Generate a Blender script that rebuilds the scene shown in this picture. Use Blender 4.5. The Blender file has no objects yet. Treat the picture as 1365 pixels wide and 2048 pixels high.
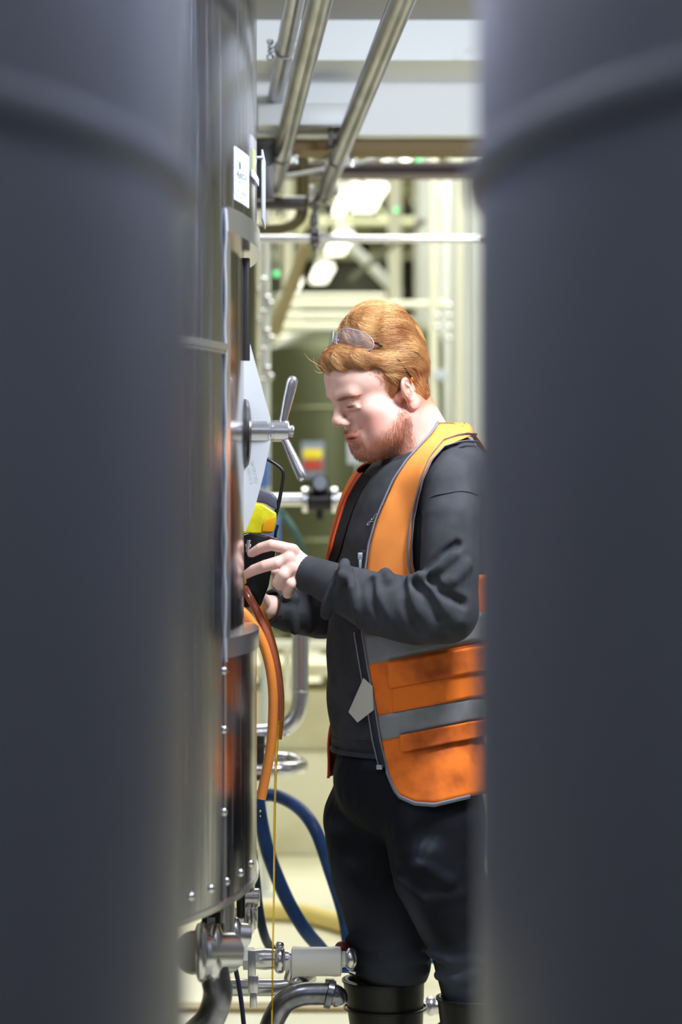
import bpy, bmesh, math, random
import numpy as np
from mathutils import Vector, Matrix

random.seed(7); rng = np.random.default_rng(7)
sc = bpy.context.scene
PI = math.pi
F = 4834.0; CZ = 1.33                      # focal length in pixels of the 1365x2048 frame, eye height

# ------------------------------------------------------------------ camera, light, exposure
cam_d = bpy.data.cameras.new('camera'); cam = bpy.data.objects.new('camera', cam_d)
sc.collection.objects.link(cam); sc.camera = cam
cam.location = (0, 0, CZ); cam.rotation_euler = (PI/2, 0, 0)
cam_d.sensor_fit = 'HORIZONTAL'; cam_d.sensor_width = 24; cam_d.lens = F/1365*24
cam_d.clip_start = .05; cam_d.clip_end = 200
cam_d.dof.use_dof = True; cam_d.dof.focus_distance = 4.78; cam_d.dof.aperture_fstop = 2.75

sc.view_settings.view_transform = 'Standard'; sc.view_settings.look = 'None'
sc.view_settings.gamma = 1; sc.view_settings.use_curve_mapping = False
sc.view_settings.exposure = 0.0

w = bpy.data.worlds.new('world'); sc.world = w; w.use_nodes = True
w.node_tree.nodes['Background'].inputs[0].default_value = (.45, .48, .56, 1)
w.node_tree.nodes['Background'].inputs[1].default_value = .13

def area(name, loc, target, size, power, col):
    l = bpy.data.lights.new(name, 'AREA'); l.shape = 'RECTANGLE'; l.size, l.size_y = size
    l.energy = power; l.color = col
    o = bpy.data.objects.new(name, l); sc.collection.objects.link(o); o.location = loc
    o.rotation_euler = (Vector(target)-Vector(loc)).to_track_quat('-Z', 'Y').to_euler()
    return o
area('key_light', (.62, 4.15, 2.47), (.14, 4.8, 1.45), (.35, .3), 47, (.88, .94, 1.0))
area('aisle_fill', (0, .7, 2.56), (0, .75, 0), (1.2, .7), 19, (.86, .91, 1.0))  # unseen fill, added to give the two near tanks a sheen
area('gap_fill', (-.55, 2.95, 2.45), (.2, 1.9, 1.2), (.6, .3), 34, (.9, .94, 1.0))  # unseen fill, added to brighten the right tank's rim and the hatch
area('ceiling_light', (.5, 4.8, 2.57), (.4, 4.85, 1), (.6, .5), 3, (.95, .98, 1.0))
area('step_fill', (.3, 4.55, 2.40), (.15, 6.4, 2.46), (1.5, .16), 9, (.88, .94, 1.0))  # unseen fill, added to brighten the white stepped slab edge
area('hall_light', (.6, 9.5, 4.1), (.4, 9.6, 0), (4.5, 4.0), 330, (1, 1, .92))
area('far_hall_light', (0, 19, 4.1), (0, 19.1, 0), (5, 9), 800, (1, 1, .92))
area('side_light', (-5.2, 3.3, 3.0), (-6.5, 3.6, 1.2), (2.5, 2.5), 30, (1, .98, .8))

# ------------------------------------------------------------------ helpers
def P(px, py, Y):
    return np.array([(px-682.5)/F*Y, Y, CZ+(1024-py)/F*Y])
def lin(c):
    return tuple((v/12.92 if v <= .04045 else ((v+.055)/1.055)**2.4) for v in (x/255 for x in c))

MATS = {}
def mat(name, rgb, rough=.5, metal=0, noise=None, bump=None, spec=.5, emit=None, trans=0, ior=1.45, alpha=1, sss=0, attr=None, coat=0, aniso_streak=False, rgb2=None, fac=(.4, .6)):
    m = bpy.data.materials.new(name); m.use_nodes = True; nt = m.node_tree; b = nt.nodes['Principled BSDF']
    c = lin(rgb)
    b.inputs['Base Color'].default_value = (*c, 1); b.inputs['Roughness'].default_value = rough
    b.inputs['Metallic'].default_value = metal; b.inputs['Specular IOR Level'].default_value = spec
    b.inputs['IOR'].default_value = ior
    if trans: b.inputs['Transmission Weight'].default_value = trans
    if alpha < 1: b.inputs['Alpha'].default_value = alpha
    if coat: b.inputs['Coat Weight'].default_value = coat
    if sss:
        b.inputs['Subsurface Weight'].default_value = sss; b.inputs['Subsurface Radius'].default_value = (.012, .005, .003)
        b.inputs['Subsurface Scale'].default_value = .6
    if emit:
        b.inputs['Emission Color'].default_value = (*lin(emit[0]), 1); b.inputs['Emission Strength'].default_value = emit[1]
    tc = nt.nodes.new('ShaderNodeTexCoord')
    def ntex(scale, det=4, vec=None):
        mp = nt.nodes.new('ShaderNodeMapping'); nt.links.new(tc.outputs['Object'], mp.inputs[0])
        mp.inputs['Scale'].default_value = scale if isinstance(scale, tuple) else (scale,)*3
        n = nt.nodes.new('ShaderNodeTexNoise'); n.inputs['Scale'].default_value = 1; n.inputs['Detail'].default_value = det
        nt.links.new(mp.outputs[0], n.inputs['Vector']); return n
    if attr:
        a = nt.nodes.new('ShaderNodeAttribute'); a.attribute_name = attr
        nt.links.new(a.outputs['Color'], b.inputs['Base Color'])
    if rgb2 is not None:
        n = ntex(noise or 8)
        r = nt.nodes.new('ShaderNodeMapRange'); r.inputs[1].default_value, r.inputs[2].default_value = fac
        nt.links.new(n.outputs['Fac'], r.inputs[0])
        mx = nt.nodes.new('ShaderNodeMix'); mx.data_type = 'RGBA'
        mx.inputs[6].default_value = (*c, 1); mx.inputs[7].default_value = (*lin(rgb2), 1)
        nt.links.new(r.outputs[0], mx.inputs[0]); nt.links.new(mx.outputs[2], b.inputs['Base Color'])
    if aniso_streak:
        n = ntex((90, 90, 3), 5)
        r = nt.nodes.new('ShaderNodeMapRange'); r.inputs[1].default_value = .45; r.inputs[2].default_value = .75
        r.inputs[3].default_value = rough; r.inputs[4].default_value = rough+aniso_streak
        nt.links.new(n.outputs['Fac'], r.inputs[0]); nt.links.new(r.outputs[0], b.inputs['Roughness'])
    if bump:
        n = ntex(bump[0], 6); bp = nt.nodes.new('ShaderNodeBump'); bp.inputs['Strength'].default_value = bump[1]
        bp.inputs['Distance'].default_value = bump[2]
        nt.links.new(n.outputs['Fac'], bp.inputs['Height']); nt.links.new(bp.outputs[0], b.inputs['Normal'])
    MATS[name] = m; return m

class G:
    def __init__(s): s.v = []; s.f = []; s.n = 0
    def add(s, v, f):
        v = [tuple(map(float, p)) for p in v]; s.v += v; s.f += [tuple(int(i)+s.n for i in q) for q in f]; s.n += len(v); return s
    def __add__(s, o): s.add(o.v, o.f); return s

ORG = {}
def link(o, parent=None):
    sc.collection.objects.link(o)
    if parent is not None: o.parent = parent
def obj(name, g, m, parent=None, smooth=35, origin=None):
    me = bpy.data.meshes.new(name)
    org = ORG[parent.name] if parent is not None else np.array(origin if origin is not None else (0, 0, 0), float)
    if isinstance(g, G): V, Fc = np.array(g.v), g.f
    else: V, Fc = g
    me.from_pydata((np.asarray(V)-org).tolist(), [], [tuple(map(int, q)) for q in Fc])
    me.materials.append(m)
    o = bpy.data.objects.new(name, me); link(o, parent)
    if parent is None: o.location = org.tolist()
    ORG[o.name] = org
    if smooth:
        me.shade_smooth()
        if smooth < 180: me.set_sharp_from_angle(angle=math.radians(smooth))
    return o
def thing(name, loc, label, cat, group=None):
    o = bpy.data.objects.new(name, None); sc.collection.objects.link(o); o.location = [float(x) for x in loc]
    o.empty_display_size = .05
    ORG[o.name] = np.array(loc, float); return tag(o, label, cat, group)
def tag(o, label, cat, group=None):
    o['label'] = label; o['category'] = cat
    if group: o['group'] = group
    return o
def struct(o, label=None):
    o['kind'] = 'structure'
    if label: o['label'] = label
    return o

def catmull(pts, k=8):
    pts = [np.asarray(p, float) for p in pts]; n = len(pts); out = []
    for i in range(n-1):
        p0 = pts[max(i-1, 0)]; p1 = pts[i]; p2 = pts[i+1]; p3 = pts[min(i+2, n-1)]
        for j in range(k):
            t = j/k
            out.append(.5*((2*p1)+(-p0+p2)*t+(2*p0-5*p1+4*p2-p3)*t*t+(-p0+3*p1-3*p2+p3)*t**3))
    out.append(pts[-1]); return np.array(out)
def tube(path, r, n=14, caps=True, squash=None):
    path = np.asarray(path, float); m = len(path)
    r = np.full(m, r, float) if np.isscalar(r) else np.interp(np.linspace(0, 1, m), np.linspace(0, 1, len(r)), r)
    T = np.gradient(path, axis=0); T /= np.linalg.norm(T, axis=1)[:, None]+1e-12
    u = np.cross(T[0], (0, 0, 1));
    if np.linalg.norm(u) < .1: u = np.cross(T[0], (0, 1, 0))
    u /= np.linalg.norm(u); v = []; g = G()
    for i in range(m):
        u = u-T[i]*np.dot(u, T[i]); u /= np.linalg.norm(u); b = np.cross(T[i], u)
        sq = 1 if squash is None else squash
        for k in range(n):
            a = 2*PI*k/n; v.append(path[i]+r[i]*(math.cos(a)*u+sq*math.sin(a)*b))
    f = [(i*n+k, i*n+(k+1) % n, (i+1)*n+(k+1) % n, (i+1)*n+k) for i in range(m-1) for k in range(n)]
    if caps: f += [tuple(range(n-1, -1, -1)), tuple((m-1)*n+k for k in range(n))]
    return g.add(v, f)
def lathe(prof, o, axis, n=32, closed=False):
    """prof: (radius, distance along axis)"""
    o = np.asarray(o, float); ax = np.asarray(axis, float); ax /= np.linalg.norm(ax)
    u = np.cross(ax, (0, 0, 1))
    if np.linalg.norm(u) < .1: u = np.cross(ax, (0, 1, 0))
    u /= np.linalg.norm(u); b = np.cross(ax, u); v = []
    for r, t in prof:
        for k in range(n):
            a = 2*PI*k/n; v.append(o+ax*t+r*(math.cos(a)*u+math.sin(a)*b))
    m = len(prof)
    f = [(i*n+k, i*n+(k+1) % n, (i+1)*n+(k+1) % n, (i+1)*n+k) for i in range(m-1) for k in range(n)]
    if not closed: f += [tuple(range(n-1, -1, -1)), tuple((m-1)*n+k for k in range(n))]
    return G().add(v, f)
def cyl(a, b, r, n=20, bev=None):
    a = np.asarray(a, float); b = np.asarray(b, float); L = np.linalg.norm(b-a); e = bev or min(r*.12, L*.2)
    return lathe([(r-e, 0), (r, e), (r, L-e), (r-e, L)], a, b-a, n)
def box(c, s, rz=0, bev=.0015, R=None):
    bm = bmesh.new(); bmesh.ops.create_cube(bm, size=1); bmesh.ops.scale(bm, vec=s, verts=bm.verts)
    if bev: bmesh.ops.bevel(bm, geom=bm.edges[:], offset=bev, segments=2, affect='EDGES', profile=.5)
    M = Matrix.Rotation(rz, 3, 'Z') if R is None else Matrix(R)
    v = [M @ x.co + Vector(c) for x in bm.verts]; bm.verts.index_update()
    f = [[x.index for x in q.verts] for q in bm.faces]; bm.free()
    return G().add(v, f)
def arc_block(c, r0, r1, z0, z1, b0, b1, n=24, zf=None):
    """solid sector between two radii; angles in degrees from +X"""
    v = []
    for i in range(n+1):
        a = math.radians(b0+(b1-b0)*i/n)
        for r, z in ((r0, z0), (r1, z0), (r1, z1), (r0, z1)):
            v.append((c[0]+r*math.cos(a), c[1]+r*math.sin(a), z))
    f = [(i*4+k, i*4+(k+1) % 4, i*4+4+(k+1) % 4, i*4+4+k) for i in range(n) for k in range(4)]
    f += [(3, 2, 1, 0), tuple(n*4+k for k in range(4))]
    return G().add(v, f)
def sphere(c, r, n=16):
    prof = [(max(r*math.sin(PI*i/n), 1e-5), -r*math.cos(PI*i/n)) for i in range(n+1)]
    return lathe(prof, c, (0, 0, 1), n*2, closed=True)
def bar(a, b, w, h, up=(0, 0, 1), bev=.001):
    a = np.asarray(a, float); b = np.asarray(b, float); d = b-a; L = np.linalg.norm(d); d /= L
    s = np.cross(d, up); s /= np.linalg.norm(s); u = np.cross(s, d)
    return box((a+b)/2, (L, w, h), R=[[d[0], s[0], u[0]], [d[1], s[1], u[1]], [d[2], s[2], u[2]]], bev=bev)
def polyplate(pts2, o, ex, ey, t):
    """flat plate: outline pts2 in the plane (ex, ey), thickness t"""
    o = np.asarray(o, float); ex = np.asarray(ex, float); ey = np.asarray(ey, float); nz = np.cross(ex, ey); nz /= np.linalg.norm(nz)
    n = len(pts2); v = [o+ex*x+ey*y-nz*t/2 for x, y in pts2]+[o+ex*x+ey*y+nz*t/2 for x, y in pts2]
    return G().add(v, [tuple(range(n-1, -1, -1)), tuple(range(n, 2*n))]+[(i, (i+1) % n, n+(i+1) % n, n+i) for i in range(n)])
def text(name, s, size, m, parent, origin, ex, ey, depth=.0004, align='LEFT', wrap=None):
    cu = bpy.data.curves.new(name, 'FONT'); cu.body = s; cu.size = size; cu.align_x = align; cu.extrude = depth/2
    t = bpy.data.objects.new('tmp', cu); sc.collection.objects.link(t); dg = bpy.context.evaluated_depsgraph_get()
    me = t.evaluated_get(dg).to_mesh(); ex = np.array(ex, float); ey = np.array(ey, float); nz = np.cross(ex, ey)
    vs = []
    for q in me.vertices:
        p = np.array(origin)+ex*q.co.x+ey*q.co.y+nz*q.co.z
        vs.append(wrap(p, q.co) if wrap else p)
    g = G().add(vs, [tuple(f.vertices) for f in me.polygons]); t.evaluated_get(dg).to_mesh_clear()
    bpy.data.objects.remove(t); return obj(name, g, m, parent, smooth=0)
def copy_thing(o, loc, label=None):
    r = o.copy(); sc.collection.objects.link(r); r.location = [float(x) for x in loc]
    if label: r['label'] = label
    for ch in list(o.children):
        c = ch.copy(); sc.collection.objects.link(c); c.parent = r
        for gc in list(ch.children):
            d = gc.copy(); sc.collection.objects.link(d); d.parent = c
    return r

# ------------------------------------------------------------------ materials
steel_l = mat('brushed_steel_dull', (140, 143, 154), .36, .6, aniso_streak=.08, bump=((60, 60, 2), .03, .002))
steel_t = mat('tank_cladding', (174, 176, 192), .15, 1, aniso_streak=.2, bump=((40, 40, 1.2), .05, .002))
steel_v = mat('vessel_steel', (190, 186, 186), .16, 1, aniso_streak=.1)
steel = mat('polished_steel', (215, 215, 220), .22, .92, bump=(30, .04, .001))
steel_p = mat('pipe_steel', (152, 152, 162), .28, 1, rgb2=(122, 122, 130), noise=(30, 4, 30))
steel_d = mat('dark_steel', (92, 90, 92), .35, 1)
seal = mat('sealant', (176, 180, 188), .5, .2, bump=(150, .3, .001))
galv = mat('galvanised_paint', (205, 208, 212), .5, .1)
white_paint = mat('white_paint', (232, 235, 238), .7, 0, bump=(30, .08, .002), rgb2=(205, 208, 212), noise=9, fac=(.68, .8))
grey_paint = mat('grey_slab_paint', (165, 165, 166), .8)
brown_beam = mat('brown_beam', (120, 98, 62), .6)
mauve_beam = mat('mauve_beam', (120, 108, 112), .5)
cream_floor = mat('cream_resin_floor', (226, 223, 198), .34, 0, rgb2=(206, 199, 165), noise=2.3, fac=(.5, .72), bump=(14, .12, .004))
cream_wall = mat('cream_kerb', (232, 228, 200), .6, rgb2=(214, 206, 168), noise=3, fac=(.5, .7))
drain_brown = mat('drain_floor', (150, 130, 88), .5, rgb2=(196, 182, 140), noise=(3, 30, 3))
olive = mat('olive_steel', (92, 96, 70), .42, .6)
olive_d = mat('dark_olive_steel', (60, 62, 50), .5, .4)
pale_tank = mat('pale_steel', (222, 226, 220), .45, .2)
pale_pipe = mat('pale_pipe', (238, 238, 218), .45, .05)
hall_wall = mat('hall_wall', (160, 160, 142), .9)
hall_yellow = mat('yellow_side_wall', (206, 203, 176), .9)
roof_m = mat('hall_roof', (104, 106, 88), .9)
lamp_glow = mat('lamp_diffuser', (255, 255, 245), .5, emit=((255, 253, 232), 3.2))
lamp_body = mat('lamp_housing', (190, 190, 180), .6)
green_glow = mat('green_indicator', (60, 200, 120), .4, emit=((70, 225, 140), 1.6))
blue_hose_m = mat('blue_rubber', (26, 62, 118), .45, rgb2=(40, 80, 140), noise=20)
teal_hose_m = mat('teal_rubber', (70, 112, 112), .5)
yellow_hose_m = mat('yellow_rubber', (222, 200, 120), .5)
orange_hose_m = mat('orange_rubber', (226, 138, 62), .28, sss=.15, coat=.3)
brown_hose_m = mat('red_brown_rubber', (158, 84, 62), .25, coat=.4)
beer_m = mat('beer', (235, 200, 90), .05, trans=.9, ior=1.34)
plastic_white = mat('white_plastic', (232, 230, 224), .35, sss=.1)
plastic_black = mat('black_plastic', (22, 22, 25), .38)
rubber_black = mat('black_rubber', (14, 14, 15), .42, bump=(60, .15, .001))
plastic_yellow = mat('yellow_plastic', (206, 200, 22), .4, rgb2=(180, 172, 20), noise=40)
plastic_grey = mat('slate_plastic', (78, 78, 92), .4)
amber_m = mat('amber_plastic', (196, 138, 8), .35)
maroon_m = mat('maroon_strip', (62, 18, 16), .3)
paper = mat('paper', (196, 204, 216), .6)
ink = mat('ink', (45, 48, 60), .7)
ink_blue = mat('blue_ink', (120, 135, 200), .7)
clear_m = mat('clear_plastic', (225, 230, 235), .06, spec=.5, alpha=.25)
olive_card = mat('olive_card', (150, 155, 40), .5)
red_m = mat('red_enamel', (170, 60, 50), .5)
yellow_m = mat('yellow_enamel', (225, 205, 40), .5)
blue_m = mat('blue_enamel', (60, 100, 190), .4)

# ------------------------------------------------------------------ setting
def quadbox(name, x0, x1, y0, y1, z0, z1, m, label):
    o = obj(name, box(((x0+x1)/2, (y0+y1)/2, (z0+z1)/2), (x1-x0, y1-y0, z1-z0), bev=0), m, smooth=0)
    return struct(o, label)
quadbox('floor', -7, 7, -1.5, 31, -.1, 0, cream_floor, 'wet cream resin floor')
quadbox('ceiling', -7, 7, -1.5, 6.2, 2.592, 2.72, grey_paint, 'grey painted low slab overhead')
g = G(); 
quadbox('trim_1', -3, 3, 6.2, 6.52, 2.489, 2.72, white_paint, 'upper white stepped slab edge')
quadbox('trim_2', -3, 3, 6.52, 6.72, 2.347, 2.72, white_paint, 'lower white stepped slab edge')
quadbox('trim_3', -3, 3, 6.6, 6.74, 2.318, 2.3469, brown_beam, 'brown lip under the white slab edge')
quadbox('wall_back', -7, 7, 30, 30.2, 0, 5, hall_wall, 'far olive wall of the hall')
quadbox('wall_left', -7.2, -7, -1.5, 30, 0, 5, hall_yellow, 'yellow lit side wall')
quadbox('wall_right', 7, 7.2, -1.5, 30, 0, 5, hall_wall, 'side wall behind the right tank')
quadbox('ceiling.001', -7, 7, 6.74, 30.2, 4.5, 4.6, roof_m, 'high olive hall roof')
quadbox('trim_4', -3, 3, 6.42, 6.5, .0001, .012, drain_brown, 'brown floor drain edge')
g = G(); g += box((0, 9.6, .2), (5, .5, .4), bev=.01); g += box((0, 9.62, .52), (5, .46, .235), bev=.01); g += box((0, 9.6, .72), (5.04, .6, .05), bev=.006)
struct(obj('trim_5', g, cream_wall), 'cream kerb plinth under the background tanks')

# ------------------------------------------------------------------ foreground storage tanks
def storage_tank(c, R, ringz, label):
    t = thing('storage_tank', (c[0], c[1], 0), label, 'tank')
    prof = [(.05, .35), (R*.6, .36), (R*.93, .42), (R-.004, .5), (R, .55)]+[(R, z) for z in (1.0, 1.3, 1.6, 2.0)]+[(R, 2.38), (R-.004, 2.43), (R*.93, 2.5), (R*.5, 2.56), (.05, 2.57)]
    obj('shell', lathe(prof, (c[0], c[1], 0), (0, 0, 1), 160), steel_l, t, 25)
    for z in ringz:
        obj('weld_band', lathe([(R-.003, -.014), (R+.008, -.010), (R+.011, 0), (R+.008, .010), (R-.003, .014)], (c[0], c[1], z), (0, 0, 1), 160, closed=True), steel_l, t, 40)
    for k in range(4):
        a = PI/4+k*PI/2; x, y = c[0]+.75*R*math.cos(a), c[1]+.75*R*math.sin(a)
        obj('leg', lathe([(.07, 0), (.07, .012), (.045, .014), (.045, .42)], (x, y, 0), (0, 0, 1), 24), steel_d, t)
    return t
LT, RT = (-1.079, 1.839), (1.065, 1.846)
storage_tank(LT, .96, (1.578,), 'large blurred grey steel storage tank filling the near left of the view')
storage_tank(RT, .96, (1.588,), 'large blurred grey steel storage tank filling the near right of the view')

storage_tank((1.98, 4.72), 1.25, (1.6,), 'steel storage tank standing behind the worker, beyond the near right tank')

# ------------------------------------------------------------------ fermentation tank with the hatch
TC = np.array([-1.556, 4.451]); TR = 1.4
def tp(b, z, r=TR):
    a = math.radians(b); return np.array([TC[0]+r*math.cos(a), TC[1]+r*math.sin(a), z])
ft = thing('fermentation_tank', (TC[0], TC[1], 0), 'tall mirror-polished fermentation tank with a side hatch, left of the worker', 'tank')
ZB, ZT = .667, 2.5; H0, H1 = -14.0, 40.0; HZ0, HZ1 = 1.085, 1.846
RV = TR-.024
obj('vessel', lathe([(.1, .42), (RV*.5, .47), (RV*.9, .58), (RV, .7), (RV, 2.42), (RV*.9, 2.5), (.1, 2.56)], (TC[0], TC[1], 0), (0, 0, 1), 200), steel_v, ft, 30)
cw = G()
cw += arc_block(TC, TR-.006, TR, ZB, HZ0, -180, 180, 240)
cw += arc_block(TC, TR-.006, TR, HZ1, ZT, -180, 180, 240)
cw += arc_block(TC, TR-.006, TR, HZ0, HZ1, H1, 360+H0, 200)
obj('cladding', cw, steel_t, ft, 25)
obj('seam_band', arc_block(TC, TR-.001, TR+.007, 1.604, 1.616, -90, H0-.2, 60)+arc_block(TC, TR-.001, TR+.004, 1.598, 1.604, -90, H0-.2, 60), steel, ft, 30)
obj('hatch_surround', arc_block(TC, RV-.004, TR+.006, HZ1-.038, HZ1+.004, H0, H1, 40)
    + arc_block(TC, RV-.004, TR+.004, HZ0-.004, HZ0+.03, H0, H1, 40)
    + arc_block(TC, RV-.004, TR+.002, HZ0, HZ1, H0, H0+1.1, 4)+arc_block(TC, RV-.004, TR+.002, HZ0, HZ1, H1-1.1, H1, 4), steel, ft, 30)
sp = catmull([tp(H0-.15, z, TR+.001+.0015*math.sin(z*60)) for z in np.linspace(HZ0-.01, HZ1, 20)], 3)
obj('seal_bead', tube(sp, .003, 8), seal, ft)
obj('vertical_seam', arc_block(TC, TR-.001, TR+.0018, ZB+.001, HZ0-.004, H0-.35, H0+.15, 3), steel, ft, 30)
obj('bottom_rim', arc_block(TC, TR-.012, TR+.004, ZB-.008, ZB+.002, -180, 180, 240), steel, ft, 30)
for b, z in ((-24, .70), (-20.5, .70), (-17, .70), (-13.6, .70), (-9.5, .70), (-5, .70), (H0-.2, .82), (H0-.2, .96), (H0-.2, 1.06)):
    obj('rivet', lathe([(.0075, -.002), (.0075, .001), (.005, .0045), (.001, .006)], tp(b, z), tp(b, z, TR+1)-tp(b, z), 14), steel, ft)
for k in range(4):
    a = PI/4+k*PI/2; x, y = TC[0]+.95*math.cos(a), TC[1]+.95*math.sin(a)
    obj('leg', lathe([(.09, 0), (.09, .015), (.055, .017), (.055, .62)], (x, y, 0), (0, 0, 1), 28), steel_d, ft)
# hatch on the side facing the worker
HB = 4.0; er = tp(HB, 0, 1)-tp(HB, 0, 0); et = np.array([-er[1], er[0], 0]); ez = np.array([0, 0, 1.0])
hc = tp(HB, 1.478, RV)
door = []
for r, t in ((.066, -.02), (.066, .004), (.062, .009), (.05, .012), (.03, .014), (.01, .015)): door.append((r, t))
gd = lathe(door, (0, 0, 0), er, 64); gd.v = [tuple(np.array(q)*np.array([1, 1, 1.0])+hc) for q in gd.v]
obj('hatch_door', gd, steel_d, ft, 30)
for sgn in (-1, 1):
    pass
# bowed clamp bar: seen side-on as a long lens-shaped plate
zz = lambda py: CZ+(1024-py)/F*4.55
bp = [(.0, zz(678)), (.012, zz(690)), (.050, zz(838)), (.050, zz(885)), (.037, zz(950)), (.022, zz(1010)), (.004, zz(1062)), (-.008, zz(1062)), (-.008, zz(678))]
cb = obj('clamp_bar', polyplate([(x, z-zz(862)) for x, z in bp], hc+ez*(zz(862)-hc[2])-et*.012, er, ez, .010)
         + polyplate([(x, z-zz(862)) for x, z in bp], hc+ez*(zz(862)-hc[2])+et*.012, er, ez, .010), mat('brushed_plate', (226, 230, 236), .42, .35, bump=(60, .1, .001)), ft, 30)
# web joining the plates, follows the bow
for (x0, z0), (x1, z1) in zip(bp[1:6], bp[2:7]):
    pass
hz = zz(862); hub0 = hc+ez*(hz-hc[2])
obj('hatch_boss', lathe([(.022, .0), (.0245, .008), (.024, .02), (.024, .049)], hub0-0*et, er, 36)+cyl(hub0+er*.002, hub0+er*.048, .0252, 40), steel, ft, 30)
wn = obj('hand_nut', lathe([(.018, .0500), (.0205, .051), (.0205, .0535), (.0188, .054), (.0188, .0555), (.0205, .056), (.0205, .083), (.019, .0855), (.011, .0857), (.011, .087), (.0115, .088), (.0115, .0925), (.010, .095), (.002, .0955)], hub0, er, 40), steel, ft, 30)
def handle(dx, dz, L, sy):
    d = er*dx+ez*dz+et*sy; d = d/np.linalg.norm(d); o = hub0+er*.070+d*.012
    return lathe([(.0075, 0), (.008, .02), (.0098, .05), (.0105, L-.02), (.0103, L-.008), (.0075, L-.002), (.004, L)], o, d, 24)
obj('nut_handle', handle(.020, .088, .094, -.01), steel, wn, 60)
obj('nut_handle', handle(.036, -.080, .094, -.022), steel, wn, 60)
pin = obj('hinge_post', cyl(tp(1, 1.61, RV+.004), tp(1, 1.80, RV+.004), .0075), steel_d, ft)
eng = hub0-et*.0385+er*.022-ez*.062
text('engraving', '4.9/10m\nF26.125-40', .0095, galv, cb, hub0-et*.0172+er*.018-ez*.100, ez*.98-er*.2, -er*.98-ez*.2, .0003)

# notices on the tank
def notice(name, b0, b1, z0, z1, m, label, r=.0015, n=10):
    g = arc_block(TC, TR+.0004, TR+r, z0, z1, b0, b1, n); o = obj(name, g, m, smooth=30); tag(o, label, 'notice'); ORG[o.name] = np.zeros(3); return o
def bat(px):   # azimuth of the tank point seen at column px
    best = min(np.linspace(-60, -2.2, 1200), key=lambda b: abs(682.5+tp(b, 0)[0]/tp(b, 0)[1]*F-px)); return float(best)
bA, bB = bat(467), bat(496.5)
ydep = tp(bA, 0)[1]
nz0, nz1 = CZ+(1024-398)/F*ydep, CZ+(1024-292)/F*ydep
nt = notice('paper_notice', bA, bB, nz0, nz1, paper, 'white printed notice stuck on the mirror-polished tank above the hatch')
def twrap(p, co): return p
def wraptext(s, size, bstart, z, m):
    ax = 1.0/(TR+.002)
    def wr(p, co):
        b = bstart+math.degrees(co.x*ax); return tp(b, z+co.y, TR+.0022)
    return text('printing', s, size, m, nt, (0, 0, 0), (1, 0, 0), (0, 1, 0), .0002, wrap=wr)
wmm = math.radians(bB-bA)*TR
wraptext('HEANTHE', wmm*.155, bA+(bB-bA)*.1, nz1-.052, ink)
wraptext('— BREWERY —', wmm*.06, bA+(bB-bA)*.14, nz1-.060, ink)
wraptext('Heart - Old Reserve', wmm*.082, bA+(bB-bA)*.1, nz1-.076, ink)
wraptext('Bright Beer Tank 2', wmm*.075, bA+(bB-bA)*.1, nz1-.086, ink_blue)
obj('logo_mark', lathe([(.008, 0), (.008, .0006)], tp(bA+(bB-bA)*.32, nz1-.028, TR+.0014), tp(bA, 0, 1)-tp(bA, 0, 0), 20), ink, nt)
bC, bD = bat(498.5), -2.5; yd = tp(bC, 0)[1]
cs = notice('card_sleeve', bC, bD, CZ+(1024-350)/F*yd, CZ+(1024-268)/F*yd, clear_m, 'clear plastic sleeve with yellow-green card, beside the white notice', r=.004)
obj('card', arc_block(TC, TR+.0005, TR+.003, CZ+(1024-340)/F*yd, CZ+(1024-290)/F*yd, bC+1.2, bD-.3, 6), olive_card, cs, 30)
obj('card_strip', arc_block(TC, TR+.003, TR+.005, CZ+(1024-352)/F*yd, CZ+(1024-338)/F*yd, bC, bD+2, 8), paper, cs, 30)
cp = tp(4, 0, TR+.02)
o = obj('card_holder', box((tp(2, 0, TR)[0]+.010, 4.58, CZ+(1024-380)/F*4.58), (.0035, .16, .13), bev=.0008)+cyl(tp(2, 1.99, TR-.01), tp(2, 1.99, TR+.012), .003), mat('holder_white', (150, 154, 162), .5))
tag(o, 'flat card holder seen edge-on, standing off the tank above the hatch', 'card holder')
# ------------------------------------------------------------------ overhead pipes
AX = np.array([-(682.5-390)/F, 1.0, 0]); AX /= np.linalg.norm(AX)
def long_pipe(px, py, Y0, py1, r, label, group=None):
    a = P(px, py, Y0); z = a[2]; Y1 = (z-CZ)*F/(1024-py1); s = (Y1-Y0)/AX[1]
    a = a-AX*1.2; b = a+AX*(s+1.2)
    o = obj('overhead_pipe', lathe([(r*.9, 0), (r, 0), (r, np.linalg.norm(b-a)), (r*.88, np.linalg.norm(b-a)), (r*.88, np.linalg.norm(b-a)-.05)], a, b-a, 28), steel_p)
    o['label'] = label; o['category'] = 'pipe'; return a, b, o
pa = long_pipe(640, 0, 4.65, 372, .0255, 'middle of three steel overhead pipes, beside the tank with a notice')
pb = long_pipe(805, 0, 4.65, 400, .0255, 'rightmost of three steel overhead pipes, reaching the dark crosswise pipe')
pc = long_pipe(590, 0, 5.2, 205, .022, 'leftmost of three steel overhead pipes, short and nearest the polished tank')
def at_depth(p, Y): a, b, o = p; d = (b-a)/np.linalg.norm(b-a); return a+d*((Y-a[1])/d[1])
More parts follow.
